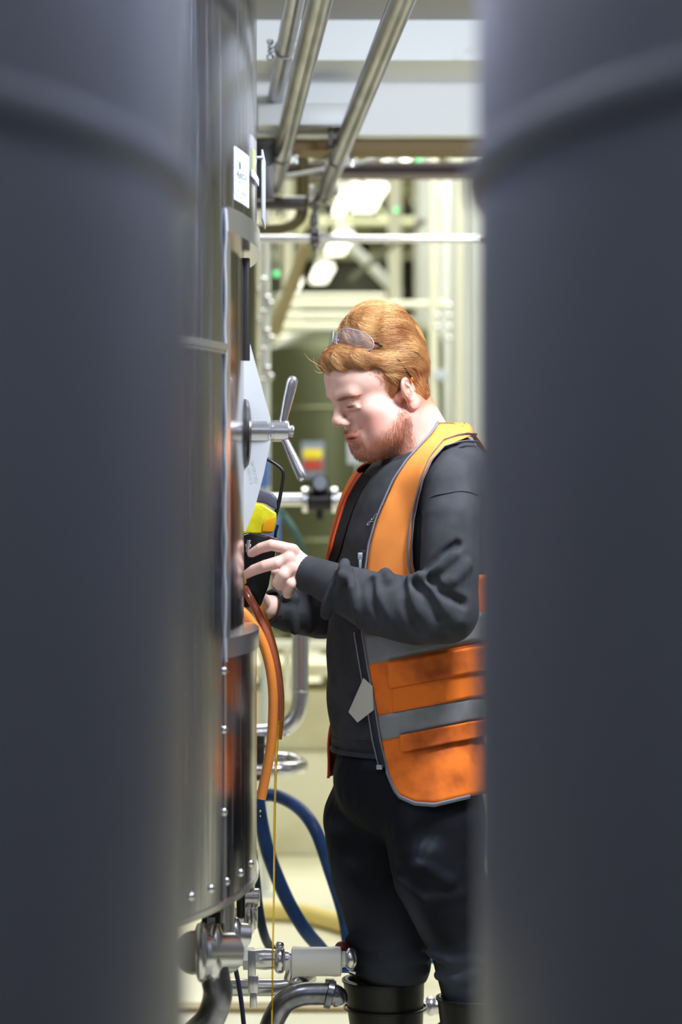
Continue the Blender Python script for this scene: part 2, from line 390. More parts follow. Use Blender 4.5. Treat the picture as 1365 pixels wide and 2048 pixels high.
def pipe_clamp(p, Y, r, bolt_side, label):
    c = at_depth(p, Y); t = thing('pipe_clamp', c, label, 'clamp')
    obj('clamp_ring', lathe([(r+.001, -.006), (r+.004, -.006), (r+.004, .006), (r+.001, .006)], c, AX, 28, closed=True), steel_d, t)
    e = np.array([1.0, 0, 0])
    for s in (-1, 1):
        obj('clamp_ear', bar(c+e*s*(r+.002)+np.array([0, 0, .004]), c+e*s*(r+.02)+np.array([0, 0, .004]), .016, .004)+bar(c+e*s*(r+.002)-np.array([0, 0, .006]), c+e*s*(r+.02)-np.array([0, 0, .006]), .016, .004), steel, t)
        k = c+e*s*(r+.014)
        obj('bolt', cyl(k-np.array([0, 0, .022 if s == bolt_side else .01]), k+np.array([0, 0, .02]), .0045, 12)+cyl(k+np.array([0, 0, .012]), k+np.array([0, 0, .022]), .008, 6)+(cyl(k-np.array([0, 0, .026]), k-np.array([0, 0, .014]), .009, 6) if s == bolt_side else G()), steel, t)
    return t
pipe_clamp(pa, 6.66, .0255, 1, 'ring clamp with bolts on the middle overhead pipe')
pipe_clamp(pb, 6.72, .0255, 1, 'ring clamp with bolts halfway along the rightmost overhead pipe')
pipe_clamp(pb, 7.45, .0255, -1, 'ring clamp at the far end of the rightmost overhead pipe')
tt = pipe_clamp(pc, 5.75, .022, -1, 'ring clamp on the short leftmost overhead pipe')
cc = at_depth(pc, 5.9)
obj('hanger_rod', cyl(cc, cc+np.array([0.0, .0, -.0]) + np.array([0.008, 0, .07]), .006), steel_d, tt)

br = thing('support_bracket', P(610, 240, 6.45), 'white box-section bracket above the overhead pipes, fixed to the white slab', 'bracket')
obj('channel', box((P(615, 240, 6.43)[0], 6.44, 2.382), (.262, .1, .058), bev=.003), galv, br)
obj('underside_lip', box((P(640, 240, 6.43)[0], 6.44, 2.3505), (.2, .1, .005), bev=.001), steel_d, br)
obj('drop_post', bar(P(530, 262, 6.6), P(530, 400, 6.6), .05, .05, up=(0, 1, 0)), steel_d, br)
obj('drop_post', bar(P(662, 262, 6.44), P(662, 300, 6.44), .012, .03, up=(0, 1, 0)), steel_d, br)
def hpipe(name, x0, x1, py, Y, r, m, label, cat='pipe', py1=None, group=None):
    o = obj(name, cyl(P(x0, py, Y), P(x1, py1 or py, Y), r, 22), m); tag(o, label, cat, group); return o
hpipe('cross_pipe', 440, 612, 406, 7.3, .021, steel_d, 'dark crosswise pipe meeting the rightmost overhead pipe')
o = obj('bent_pipe', tube(catmull([P(440, 458, 7.6), P(540, 458, 7.6), P(580, 452, 7.6), P(604, 430, 7.6), P(606, 380, 7.6), P(606, 300, 7.6)], 8), .018), mat('olive_pipe', (96, 88, 62), .4, .7))
tag(o, 'olive brown pipe bending upward below the dark crosswise pipe', 'pipe')
o = obj('rail_pipe', cyl(P(440, 478, 7.45), P(966, 478, 7.45), .0124, 20)+tube(catmull([P(960, 478, 7.45), P(972, 479, 7.5), P(976, 481, 7.65), P(976, 481, 8.0)], 5), .0124), steel)
tag(o, 'thin bright horizontal pipe spanning between the tanks above the worker', 'pipe')
hg = thing('pipe_hanger', P(630, 478, 7.45), 'dark rod hanger gripping the thin bright pipe', 'hanger')
obj('rod', cyl(P(629, 396, 7.45), P(629, 470, 7.45), .0085)+cyl(P(629, 428, 7.45), P(629, 450, 7.45), .0135)+cyl(P(629, 408, 7.45), P(629, 416, 7.45), .015, 6), steel_d, hg)
obj('clamp_ring', lathe([(.013, -.015), (.021, -.015), (.021, .015), (.013, .015)], P(630, 478, 7.45), (1, 0, 0), 24, closed=True)+cyl(P(630, 455, 7.45), P(630, 466, 7.45), .015, 6)+cyl(P(634, 486, 7.42), P(634, 497, 7.42), .010, 6), steel_d, hg)
o = obj('crossbeam', box((P(740, 336, 8)[0], 8.05, P(0, 330, 8)[2]), (1.6, .12, .018), bev=.002)+box((P(740, 336, 8)[0], 8.05, P(0, 341, 8)[2]), (1.6, .05, .022), bev=.002)+box((P(740, 336, 8)[0], 8.05, P(0, 349, 8)[2]), (1.6, .12, .005), bev=.001)+box((-.66, 8.05, 3.5), (.02, .02, 2.04))+box((.86, 8.05, 3.5), (.02, .02, 2.04)), mauve_beam)
tag(o, 'mauve grey horizontal steel beam below the white slab', 'beam')
o = obj('cable', tube(catmull([P(430, 362, 7.2), P(560, 353, 7.2), P(640, 340, 7.2), P(730, 323, 7.2), P(790, 308, 7.2), P(860, 280, 7.2), P(960, 252, 7.2), P(1090, 205, 7.2)], 8), .0055, 8), galv)
tag(o, 'pale grey cable running diagonally under the ceiling', 'cable')

# ------------------------------------------------------------------ lamps far back in the hall
def lamp_proto(w, L, skew=0):
    t = thing('ceiling_lamp', (0, 0, 3.6), '', 'lamp', 'glowing strip lamps in the hall')
    d = AX; 
    obj('diffuser', bar(-d*L/2+np.array([0, 0, 3.6]), d*L/2+np.array([0, 0, 3.6]), w, .03, bev=.006), lamp_glow, t)
    obj('housing', bar(-d*L/2+np.array([0, 0, 3.65]), d*L/2+np.array([0, 0, 3.65]), w*.8, .06, bev=.006)+cyl(np.array([0, 0, 3.66]), np.array([0, 0, 4.5]), .012), lamp_body, t)
    return t
l0 = lamp_proto(.15, 1.3)
spots = [(805, 301, 'brightest strip lamp cut off by the beam, nearest the ceiling cable'), (740, 397, 'large glowing strip lamp under the mauve beam, largest of the lamps'),
         (680, 489, 'glowing strip lamp crossed by the thin bright pipe'), (644, 549, 'lowest glowing strip lamp, above the pale stacked pipes')]
for i, (px, py, lab) in enumerate(spots):
    Y = (3.6-CZ)*F/(1024-py); loc = ((px-682.5)/F*Y, Y, 3.6)
    if i == 0: l0.location = loc; l0['label'] = lab; cur = l0
    else: cur = copy_thing(l0, loc, lab)
l1 = lamp_proto(.07, .9)
spots = [(906, 500, 'narrow lamp beside the right tank, just under the thin pipe'), (884, 550, 'narrow lamp beside the right tank, lower and left of its neighbour'),
         (704, 390, 'narrow lamp left of the largest strip lamp'), (684, 412, 'narrow lamp lower left of the largest strip lamp'), (592, 570, 'narrow lamp close to the olive tank, above the pale stacked pipes')]
for i, (px, py, lab) in enumerate(spots):
    Y = (3.6-CZ)*F/(1024-py); loc = ((px-682.5)/F*Y, Y, 3.6)
    if i == 0: l1.location = loc; l1['label'] = lab
    else: copy_thing(l1, loc, lab)
for i, (px, py, Y, lab) in enumerate([(838, 320, 12, 'small green glowing light right of the lamp by the cable'), (793, 421, 12, 'small green glowing light right of the largest lamp'), (553, 548, 11, 'small green glowing light near the diagonal duct')]):
    p = P(px, py, Y)
    if i == 0:
        t0 = thing('indicator_light', p, lab, 'light', 'green indicator lights'); obj('lens', sphere(p, .012, 8), green_glow, t0); obj('base', cyl(p+np.array([0, .005, 0]), p+np.array([0, .03, 0]), .014)+cyl(p+np.array([0, .02, 0]), (p[0], p[1]+.02, 4.5), .004), lamp_body, t0)
    else: copy_thing(t0, p, lab)

# ------------------------------------------------------------------ background pipework and tanks
for i, (py, x0, x1, lab) in enumerate([(592, 560, 772, 'topmost pale pipe of the horizontal stack behind the head'), (609, 556, 950, 'second pale pipe from the top of the stack, longest'),
        (632, 552, 800, 'third pale pipe from the top of the stack'), (652, 548, 800, 'fourth pale pipe from the top of the stack'), (675, 542, 800, 'lowest pale pipe of the stack')]):
    Y = 12.5; r = .021 if i else .016
    o = obj('stacked_pipe', cyl(P(x0, py, Y), P(x1, py, Y), r, 20), pale_pipe); tag(o, lab, 'pipe', 'pale stacked pipes')
def bg_tank(name, px, Y, R, z0, z1, m, label, cone=True, bands=()):
    c = P(px, 1024, Y); t = thing(name, (c[0], c[1], 0), label, 'tank')
    pr = [(.03, z0-.12), (R*.5, z0-.09), (R*.95, z0-.02), (R, z0+.03), (R, z1-.05), (R*.95, z1), (R*.5, z1+.08), (.03, z1+.1)]
    obj('shell', lathe(pr, (c[0], c[1], 0), (0, 0, 1), 72), m, t, 30)
    for z in bands: obj('weld_band', lathe([(R, -.01), (R+.006, 0), (R, .01)], (c[0], c[1], z), (0, 0, 1), 72, closed=True), m, t)
    base = .745 if 9.3 < c[1] < 9.9 and z0 > .7 else 0
    for k in range(3):
        a = -PI/2+PI/3+k*2*PI/3; x, y = c[0]+.7*R*math.cos(a), c[1]+.7*R*math.sin(a)
        obj('leg', cyl((x, y, 0), (x, y, z0), .03), m, t)
    return t
bg_tank('background_tank', 655, 11.2, .30, .8, 2.08, olive, 'dark olive upright tank behind the hand nut and the face', bands=(1.2, 1.8))
bg_tank('background_tank', 765, 11.8, .30, .8, 2.2, mat('olive_grey_steel', (128, 132, 100), .4, .6), 'olive grey upright tank directly behind the worker\'s head')
bg_tank('background_tank', 712, 26, .70, .9, 4.1, olive_d, 'dark tank top rising above the stacked pale pipes')
bg_tank('background_tank', 905, 12.6, .12, .7, 3.0, pale_tank, 'slim pale tank right of the worker\'s head')
bg_tank('background_tank', 955, 10.6, .12, .7, 3.3, pale_tank, 'pale tank against the edge of the right storage tank')
bg_tank('background_tank', 560, 13, .13, .7, 2.4, mat('green_steel', (146, 152, 118), .4, .4), 'slim green tank right of the polished tank')
for i, (px, Y, r, z0, z1, m, lab) in enumerate([(868, 11, .022, 0, 3.6, pale_pipe, 'pale upright pipe just right of the hair'), (922, 9.6, .016, 0, 3.4, pale_pipe, 'thin pale upright pipe by the slim pale tank'),
        (938, 9.2, .02, 0, 4.5, pale_tank, 'pale upright pipe near the right storage tank'), (790, 14, .04, 0, 4.5, pale_pipe, 'pale upright post behind the diagonal brace'),
        (531, 8.4, .018, 0, 3.2, pale_tank, 'pale upright pipe hugging the polished tank'), (524, 9.6, .02, 0, 3.2, pale_pipe, 'upright pipe partly hidden by the polished tank'),
        (575, 14, .03, 0, 3.9, pale_pipe, 'pale upright post left of the lowest lamp'), (848, 13.5, .054, 0, 4.5, pale_tank, 'broad pale column above the worker\'s hair')]):
    c = P(px, 1024, Y)
    o = obj('upright_pipe', cyl((c[0], c[1], z0), (c[0], c[1], z1), r, 20)+cyl((c[0], c[1], z0), (c[0], c[1], z0+.012), r*2, 20), m); tag(o, lab, 'pipe')
for a, b, r, m, lab in [((612, 490, 9), (548, 670, 9), .022, mat('tan_duct', (150, 136, 96), .5, .2), 'tan diagonal duct right of the polished tank'),
        ((700, 490, 14), (800, 590, 14), .03, pale_tank, 'pale diagonal brace above the hair'), ((560, 330, 10), (700, 290, 10), .012, pale_tank, 'thin slanted pipe behind the overhead pipe clamps'),
        ((820, 270, 11), (760, 350, 11), .02, pale_tank, 'short slanted pipe beside the lamp by the cable'), ((700, 560, 13), (850, 440, 13), .015, roof_m, 'dim slanted brace behind the pale diagonal brace'),
        ((598, 470, 10), (672, 330, 10), .016, mat('beige_pipe', (200, 198, 160), .4, .3), 'beige pipe slanting up toward the mauve beam'), ((570, 480, 10), (590, 400, 10), .012, pale_pipe, 'thin pale slanted pipe below the dark crosswise pipe')]:
    o = obj('slanted_pipe', cyl(P(*a), P(*b), r, 18), m); tag(o, lab, 'pipe')
# roof trusses seen between the beams
for k, (py, Y) in enumerate([(223, 16), (350, 19), (442, 22), (512, 25)]):
    z = P(0, py, Y)[2]; g = G(); g += box((0, Y, z), (9, .08, .05)); g += box((0, Y, z+.3), (9, .08, .05))
    for i in range(24): x = -4.4+i*.37; g += bar((x, Y, z), (x+.185, Y, z+.3), .03, .03); g += bar((x+.185, Y, z+.3), (x+.37, Y, z), .03, .03)
    o = obj('roof_truss', g, mat('truss_paint', (170, 172, 140), .7)if k == 0 else MATS['truss_paint']); tag(o, ['first pale roof truss behind the mauve beam', 'second roof truss, behind the largest lamp', 'third roof truss, farther back and lower in view', 'farthest roof truss above the thin bright pipe'][k], 'truss', 'roof trusses')
# pipework racks left of the worker (small bright fittings)
for i in range(14):
    px, Y = ((528, 8.37), (521, 9.57), (535, 8.37), (541, 8.37))[i % 4]; py = 562+i*17+random.uniform(-6, 6); p = P(px, py, Y)
    r = random.uniform(.009, .016)
    if i == 0:
        v0 = thing('pipe_fitting', p, 'small bright round fitting beside the polished tank', 'fitting', 'small round fittings beside the polished tank')
        obj('cap', sphere(p, .013, 8), steel, v0); obj('stem', cyl(p+np.array([0, .01, 0]), p+np.array([0, .06, 0]), .006), steel_d, v0)
    else: c = copy_thing(v0, p)
for i, (px, py) in enumerate([(876, 632), (900, 632), (876, 655), (900, 655), (900, 612), (900, 678)]):
    p = P(px, py, 10.4)
    copy_thing(v0, p, 'round pale fitting right of the hair, '+['second row, left', 'second row, right', 'third row, left', 'third row, right', 'topmost', 'lowest'][i])['group'] = 'round fittings right of the hair'
o = obj('white_box', box(P(882, 750, 11), (.06, .05, .045), bev=.004)+box(P(882, 757, 11.03), (.03, .12, .02)), paper); tag(o, 'small white box on the pipework right of the ear', 'box')
# sign and small panel behind the nut handle
sg = thing('warning_sign', P(625, 915, 10.86), 'blurred yellow and red warning sign on the olive tank', 'sign')
obj('plate', box(P(626, 920, 10.87), (.104, .004, .165), bev=.001), blue_m if False else mat('sign_grey', (120, 132, 150), .5), sg)
obj('yellow_panel', box(P(626, 908, 10.865), (.086, .003, .043), bev=.0005), yellow_m, sg)
obj('red_panel', box(P(626, 930, 10.865), (.086, .003, .045), bev=.0005), red_m, sg)
obj('sign_strap', box(P(626, 920, 10.885), (.03, .03, .12)), steel_d, sg)
o = obj('wall_notice', box(P(714, 905, 9.4), (.075, .006, .09), bev=.001)+box(P(714, 1010, 9.42), (.01, .01, .5)), paper); tag(o, 'pale notice board seen just under the chin', 'notice')
# valve with black actuator on the background pipe
vl = thing('black_valve', P(640, 1000, 7.4), 'black butterfly valve with round grey face between steel pipes', 'valve')
c = P(640, 1000, 7.4); X = np.array([1.0, 0, 0]); Yv = np.array([0, 1.0, 0])
obj('valve_body', cyl(c-X*.035, c+X*.035, .036, 28)+cyl(c, c+ez*.055, .026, 24), plastic_black, vl)
obj('actuator', cyl(P(641, 966, 7.36)-Yv*.045, P(641, 966, 7.36)+Yv*.05, .026, 28), plastic_black, vl)
obj('dial_face', cyl(P(641, 966, 7.36)-Yv*.049, P(641, 966, 7.36)-Yv*.045, .021, 28), mat('dial', (150, 155, 178), .4), vl)
for s in (-1, 1): obj('clamp_ring', lathe([(.024, -.01), (.04, -.008), (.04, .008), (.024, .01)], c+X*s*.045, X, 24, closed=True), steel, vl)
obj('stem_drop', cyl(c-ez*.06, c, .011), plastic_black, vl)
o = obj('valve_pipe', lathe([(.02, 0), (.026, .04), (.026, .12), (.019, .17), (.019, .27)], c-X*.32, X, 24)+cyl((c[0]-.3, c[1], 0), (c[0]-.3, c[1], c[2]+.02), .022)+cyl(c+X*.05, c+X*.13, .018)+cyl(c+X*.10, c+X*.12, .03), steel); tag(o, 'steel pipe either side of the black valve', 'pipe')
o = obj('teal_hose', tube(catmull([P(552, 1004, 7.42), P(556, 1010, 7.7), P(560, 1020, 7.9), P(590, 1065, 7.9), P(606, 1110, 7.9), P(612, 1200, 7.9), P(612, 1290, 7.9)], 8), .011), teal_hose_m); tag(o, 'thin teal hose hanging behind the yellow device', 'hose')
o = obj('blue_bottle', lathe([(.03, 0), (.034, .01), (.034, .1), (.02, .13), (.012, .14), (.012, .16)], P(541, 1085, 8.4), (0, 0, 1), 24)+lathe([(.025, 0), (.03, .01), (.03, .1), (.01, .12)], P(523, 975, 8.36), (0, 0, 1), 20), mat('pale_blue_plastic', (96, 130, 205), .4)); tag(o, 'pale blue container blurred behind the device', 'container')
o = obj('shelf_rail', box(P(575, 1290, 9.25), (.34, .06, .035), bev=.003)+box(P(575, 1350, 9.27)-np.array([0, 0, 0]), (.03, .05, .2)), pale_pipe); tag(o, 'cream rail behind the orange hoses', 'rail')

# vertical pipe elbow and return bend behind the worker
def PW(*a): return P(*a)
Yp = 6.1
o = obj('elbow_pipe', tube(catmull([P(601, 1150, Yp), P(601, 1280, Yp), P(601, 1360, Yp), P(600, 1400, Yp), P(592, 1432, Yp), P(574, 1453, Yp), P(548, 1463, Yp), P(515, 1467, Yp), P(440, 1468, Yp)], 8), .0215, 24)
        + lathe([(.0215, -.002), (.0228, 0), (.0215, .002)], P(601, 1382, Yp), ez, 24, closed=True), steel); tag(o, 'vertical steel pipe curving left into the tank, left of the sweatshirt', 'pipe')
o = obj('return_bend_pipe', tube(catmull([P(440, 1517, 6.32), P(515, 1517, 6.32), P(560, 1518, 6.32), P(585, 1521, 6.30), P(600, 1527, 6.22), P(602, 1533, 6.12), P(590, 1537, 6.04), P(560, 1539, 6.0), P(515, 1540, 6.0), P(440, 1540, 6.0)], 8), .0185, 24), steel); tag(o, 'steel U-bend pipe lying level below the vertical elbow', 'pipe')
o = obj('pipe_standoff', cyl(P(521, 1470, 6.0), P(521, 1560, 6.0), .012)+cyl(P(521, 1488, 6.0), P(521, 1496, 6.0), .02, 6)+cyl(P(521, 1552, 6.0), P(521, 1560, 6.0), .022, 6), steel_d); tag(o, 'small upright standoff between elbow and U-bend', 'standoff')

# ------------------------------------------------------------------ hoses
def hose(name, pts, r, m, label, n=16, k=8):
    o = obj(name, tube(catmull([P(*p) for p in pts], k), r, n), m, smooth=60); tag(o, label, 'hose'); return o
hose('blue_hose', [(500, 1600, 5.7), (530, 1590, 5.7), (560, 1594, 5.7), (600, 1618, 5.65), (632, 1662, 5.6), (660, 1740, 5.6), (688, 1830, 5.6), (699, 1900, 5.6), (703, 1925, 5.6)], .0155, blue_hose_m, 'blue hose arching behind the worker\'s front knee')
hose('blue_hose', [(515, 1590, 5.6), (522, 1640, 5.6), (535, 1700, 5.6), (555, 1755, 5.6), (580, 1810, 5.6), (612, 1862, 5.6), (640, 1895, 5.65), (665, 1930, 5.7)], .0165, blue_hose_m, 'thick blue hose falling diagonally to the white sight glass')
hose('blue_hose', [(505, 1700, 5.4), (512, 1760, 5.4), (517, 1810, 5.4), (526, 1860, 5.4), (538, 1890, 5.45), (560, 1915, 5.5)], .0105, mat('dark_blue_rubber', (30, 54, 84), .45), 'thin dark blue hose behind the tank drain valves')
hose('yellow_hose', [(440, 1815, 7.94), (520, 1822, 7.87), (600, 1826, 7.83), (650, 1838, 7.72), (700, 1852, 7.59), (760, 1875, 7.38), (860, 1890, 7.26)], .0295, yellow_hose_m, 'thick yellow hose lying across the floor behind the worker')
h1 = [(486, 1205, 4.78), (497, 1185, 4.78), (512, 1208, 4.76), (530, 1255, 4.74), (543, 1310, 4.74), (551, 1370, 4.74), (555, 1410, 4.74), (556, 1444, 4.75)]
hose('orange_hose', [(452, 1150, 4.86), (480, 1162, 4.84)]+[(498, 1192, 4.80), (516, 1226, 4.79), (535, 1275, 4.78), (549, 1330, 4.78), (556, 1385, 4.78), (557, 1420, 4.78), (556, 1440, 4.78)], .0085, brown_hose_m, 'red brown hose end, curving outside the orange one')
hose('orange_hose', [(452, 1148, 4.80), (474, 1150, 4.80), (495, 1175, 4.83), (515, 1205, 4.85), (536, 1260, 4.85), (552, 1320, 4.85), (560, 1380, 4.85), (561, 1420, 4.85), (559, 1450, 4.85), (556, 1478, 4.85)], .0085, orange_hose_m, 'orange hose strand running outermost behind the red brown hose')
hose('orange_hose', [(452, 1206, 4.78), (478, 1218, 4.76), (500, 1240, 4.76), (522, 1276, 4.76), (538, 1325, 4.76), (546, 1380, 4.76), (546, 1440, 4.76), (541, 1500, 4.76), (532, 1550, 4.76), (522, 1598, 4.76)], .0098, orange_hose_m, 'orange hose hanging in front, its open end dripping beside the tank')
sx = [(557, 1438), (555, 1470), (552, 1540), (550, 1620), (549, 1700), (548, 1800), (546, 1900), (545, 2000), (543, 2150), (541, 2380)]
o = obj('beer_stream', tube(catmull([P(x, y, 4.76) for x, y in sx[:-1]]+[np.array([P(541, 2300, 4.76)[0], 4.76, .001])], 6), [.0035, .0022, .0018, .0016], 8), beer_m); tag(o, 'thin golden stream of beer pouring from the hose end', 'liquid')
o = obj('beer_drop', sphere(P(521, 1622, 4.76), .0022, 6)+sphere(P(521, 1632, 4.76), .0016, 6), beer_m); tag(o, 'golden drops falling from the orange hose end', 'liquid')

# ------------------------------------------------------------------ drain valves and pipes under the tank
def ferrule(c, ax, r, t=.012): return lathe([(r*.8, -t), (r*1.15, -t*.6), (r*1.25, -t*.2), (r*1.25, t*.2), (r*1.15, t*.6), (r*.8, t)], c, ax, 28)
dv = thing('drain_valve', P(430, 1900, 4.2), 'stacked steel drain valve with clamps under the polished tank', 'valve')
ang = np.array([.9, .42, 0]); ang /= np.linalg.norm(ang)
obj('valve_body', cyl(P(385, 1905, 4.2), P(455, 1905, 4.3), .038, 32), steel, dv)
obj('clamp_ring', ferrule(P(428, 1905, 4.25), X, .042, .016), steel, dv); obj('clamp_ring', ferrule(P(405, 1905, 4.22), X, .042, .012), steel, dv)
obj('upper_body', cyl(P(405, 1865, 4.45), P(492, 1872, 4.5), .024, 28)+cyl(P(448, 1770, 4.45), P(448, 1870, 4.45), .02), steel, dv)
obj('clamp_ring', ferrule(P(470, 1870, 4.48), X, .027), steel, dv)
obj('actuator', box(P(424, 1838, 4.3), (.034, .05, .034), bev=.004)+box(P(420, 1862, 4.3), (.05, .06, .02), bev=.004)+cyl(P(422, 1790, 4.4), P(422, 1880, 4.4), .012), plastic_black, dv)
obj('actuator_label', box(P(424, 1838, 4.3)-Yv*.0265, (.014, .002, .014), bev=.0003), galv, dv)
obj('outlet_elbow', tube(catmull([P(425, 1920, 4.25), P(432, 1960, 4.25), P(436, 1985, 4.25), P(430, 2015, 4.25), P(415, 2045, 4.25), P(380, 2080, 4.25)], 8), .026, 24), steel_p, dv)
dv2 = thing('drain_valve', P(498, 1800, 5.2), 'smaller drain valve on the far side under the polished tank', 'valve')
obj('valve_body', cyl(P(480, 1795, 5.2), P(520, 1795, 5.2), .02, 24)+cyl(P(470, 1835, 5.2), P(515, 1835, 5.2), .025, 24)+cyl(P(495, 1720, 5.2), P(495, 1850, 5.2), .016), steel, dv2)
obj('clamp_ring', ferrule(P(500, 1835, 5.2), X, .03), steel, dv2)
obj('valve_stem', cyl(P(482, 1730, 4.9), P(482, 1835, 4.9), .009), plastic_black, dv2)
fv = thing('pipe_assembly', P(540, 1918, 4.9), 'steel pipe run with hex fitting feeding the white sight glass', 'pipe')
obj('inlet_pipe', lathe([(.014, 0), (.014, .03), (.019, .05), (.022, .075), (.017, .125)], P(455, 1918, 4.9), X, 24), steel, fv)
obj('clamp_ring', ferrule(P(560, 1920, 4.9), X, .022), steel, fv)
obj('wing_nut', cyl(P(560, 1885, 4.9), P(560, 1902, 4.9), .006)+sphere(P(560, 1891, 4.9), .009, 8), steel, fv)
obj('neck', cyl(P(560, 1921, 4.9), P(585, 1921, 4.9), .017)+cyl(P(575, 1960, 4.9), P(585, 1921, 4.9), .008), steel, fv)
sgl = thing('sight_glass', P(632, 1923, 4.9), 'translucent white plastic sight glass between steel fittings, by the boot', 'sight glass')
obj('tube_body', lathe([(.024, 0), (.0295, .002), (.0305, .006), (.0295, .018), (.0295, .08), (.0305, .09), (.0295, .100), (.024, .102)], P(583, 1923, 4.9), X, 36), plastic_white, sgl, 40)
obj('end_neck', cyl(P(566, 1923, 4.9), P(584, 1923, 4.9), .018)+cyl(P(683, 1918, 4.9), P(700, 1918, 4.9), .016), plastic_white, sgl)
obj('clamp_ring', ferrule(P(702, 1918, 4.9), X, .018), steel, sgl)
obj('blue_cap', cyl(P(684, 1940, 4.92), P(700, 1940, 4.92), .006), blue_m, sgl)
obj('steel_tail', bar(P(698, 1940, 4.9), P(712, 1946, 4.9), .008, .006), steel, sgl)
hx = obj('hex_fitting', cyl(P(487, 1917, 4.86), P(508, 1917, 4.86), .024, 6, bev=.001), galv); tag(hx, 'pale hexagonal pipe nut at the start of the pipe run', 'fitting')
lv = obj('flat_lever', box(P(504, 1935, 4.8), (.016, .01, .07), bev=.002)+box(P(507, 1968, 4.8), (.02, .012, .035), bev=.002)+box(P(507, 1998, 4.8), (.014, .01, .035), bev=.002), steel); tag(lv, 'upright flat steel lever hanging on the lower pipe', 'lever')
st = obj('blue_strap', tube(catmull([P(466, 1915, 4.6), P(474, 1950, 4.6), P(481, 1990, 4.6), P(487, 2040, 4.6), P(494, 2120, 4.6), P(500, 2250, 4.6), P(506, 2390, 4.62)], 6), .013, 12, squash=.35), mat('navy_rubber', (26, 34, 58), .5)); tag(st, 'flat navy strap dangling below the drain valve', 'strap')
o = obj('lower_pipe', cyl(P(440, 1975, 5.0), P(560, 1975, 5.0), .018, 24)+tube(catmull([P(556, 1975, 5.0), P(580, 1972, 5.0), P(600, 1965, 5.0), P(617, 1956, 5.05)], 6), .018, 20), steel); tag(o, 'low horizontal steel pipe under the sight glass', 'pipe')
eb = thing('elbow_pipe', P(600, 1990, 4.9), 'large steel elbow pipe with end clamp, beside the left boot', 'pipe')
obj('bend', tube(catmull([np.array([P(530, 2040, 4.9)[0]-.03, 4.9, .0]), P(530, 2120, 4.9)*np.array([1, 1, 1]), P(540, 2060, 4.9), P(565, 2010, 4.9), P(600, 1990, 4.9), P(640, 1987, 4.9), P(662, 1988, 4.9)], 8), .0235, 28), steel_p, eb)
obj('end_clamp', lathe([(.024, -.008), (.03, -.006), (.03, .006), (.024, .008)], P(660, 1988, 4.9), (1, 0, -.25), 28)+box(P(660, 1962, 4.9), (.018, .014, .008), bev=.001), steel_p, eb)
obj('end_cap', tube(catmull([P(662, 1988, 4.9), P(675, 1994, 4.9), P(682, 2008, 4.9)], 6), [.0235, .022, .015], 24), steel_p, eb)
obj('red_cap', sphere(P(684, 1897, 4.93), .015, 10), mat('dark_red', (110, 36, 30), .5), sgl)
o = obj('floor_fitting', ferrule(P(862, 2012, 5.5), X, .018)+cyl(P(840, 2012, 5.5), P(900, 2012, 5.5), .014)+G(), steel); tag(o, 'small steel fitting glimpsed between the two boots', 'fitting')
hose('blue_hose', [(700, 1930, 5.75), (780, 1926, 5.75), (850, 1921, 5.75), (885, 1919, 5.75), (960, 1916, 5.75)], .009, blue_hose_m, 'blue hose glimpsed between the two trouser legs')
# ------------------------------------------------------------------ signed-distance modelling tools for the figure
A = lambda *v: np.array(v, np.float32)
def s_cap(p, a, b, ra, rb=None):
    a = np.asarray(a, np.float32); b = np.asarray(b, np.float32); rb = ra if rb is None else rb
    ba = b-a; h = np.clip((p-a)@ba/max(float(ba@ba), 1e-9), 0, 1)
    return np.linalg.norm(p-a-h[:, None]*ba, axis=1)-(ra+(rb-ra)*h)
def s_ell(p, c, r, R=None):
    q = p-np.asarray(c, np.float32)
    if R is not None: q = q@R
    r = np.asarray(r, np.float32); k0 = np.linalg.norm(q/r, axis=1); k1 = np.linalg.norm(q/(r*r), axis=1)
    return k0*(k0-1)/(k1+1e-9)
def s_path(p, pts, rad):
    d = None
    for i in range(len(pts)-1):
        e = s_cap(p, pts[i], pts[i+1], rad[i], rad[i+1]); d = e if d is None else np.minimum(d, e)
    return d
def smin(a, b, k):
    h = np.clip(.5+.5*(b-a)/k, 0, 1); return b*(1-h)+a*h-k*h*(1-h)
def smax(a, b, k): return -smin(-a, -b, k)
_nd = rng.normal(size=(12, 3)); _nd /= np.linalg.norm(_nd, axis=1)[:, None]; _np = rng.uniform(0, 6.28, 12)
def wob(p, f, n=6):
    s = 0
    for i in range(n): s = s+np.sin((p@_nd[i].astype(np.float32))*f*(1+.23*i)+_np[i]+1.3*np.sin((p@_nd[(i+5) % 12].astype(np.float32))*f*.6))
    return s/n
def grad(f, p, e=.0008):
    g = np.stack([f(p+A(*(e*np.eye(3)[i])))-f(p-A(*(e*np.eye(3)[i]))) for i in range(3)], 1)/(2*e); return g
def project(f, p, off=0., it=6):
    p = np.asarray(p, np.float32).copy()
    for _ in range(it):
        g = grad(f, p); n2 = (g*g).sum(1)+1e-6; p -= (((f(p)-off)/n2)[:, None]*g).clip(-.03, .03)
    return p
CAM = np.array([0, 0, CZ], np.float32)
def hit(f, px, py, Y0=4.3, Y1=5.3, off=0.):
    """walk the sight line through a pixel to the surface"""
    px = np.asarray(px, float); py = np.asarray(py, float)
    d = np.stack([(px-682.5)/F, np.ones_like(px), (1024-py)/F], 1).astype(np.float32); t = np.full(len(px), Y0, np.float32)
    best = np.full(len(px), 9., np.float32); tb = t.copy(); done = np.zeros(len(px), bool)
    for _ in range(90):
        v = f(CAM+d*t[:, None])-off; m = (v < best) & ~done; best[m] = v[m]; tb[m] = t[m]; done |= v < .0006
        t = np.where(done, t, t+np.clip(v*.7, .0006, .05)); 
        if (done | (t > Y1)).all(): break
    return CAM+d*tb[:, None]
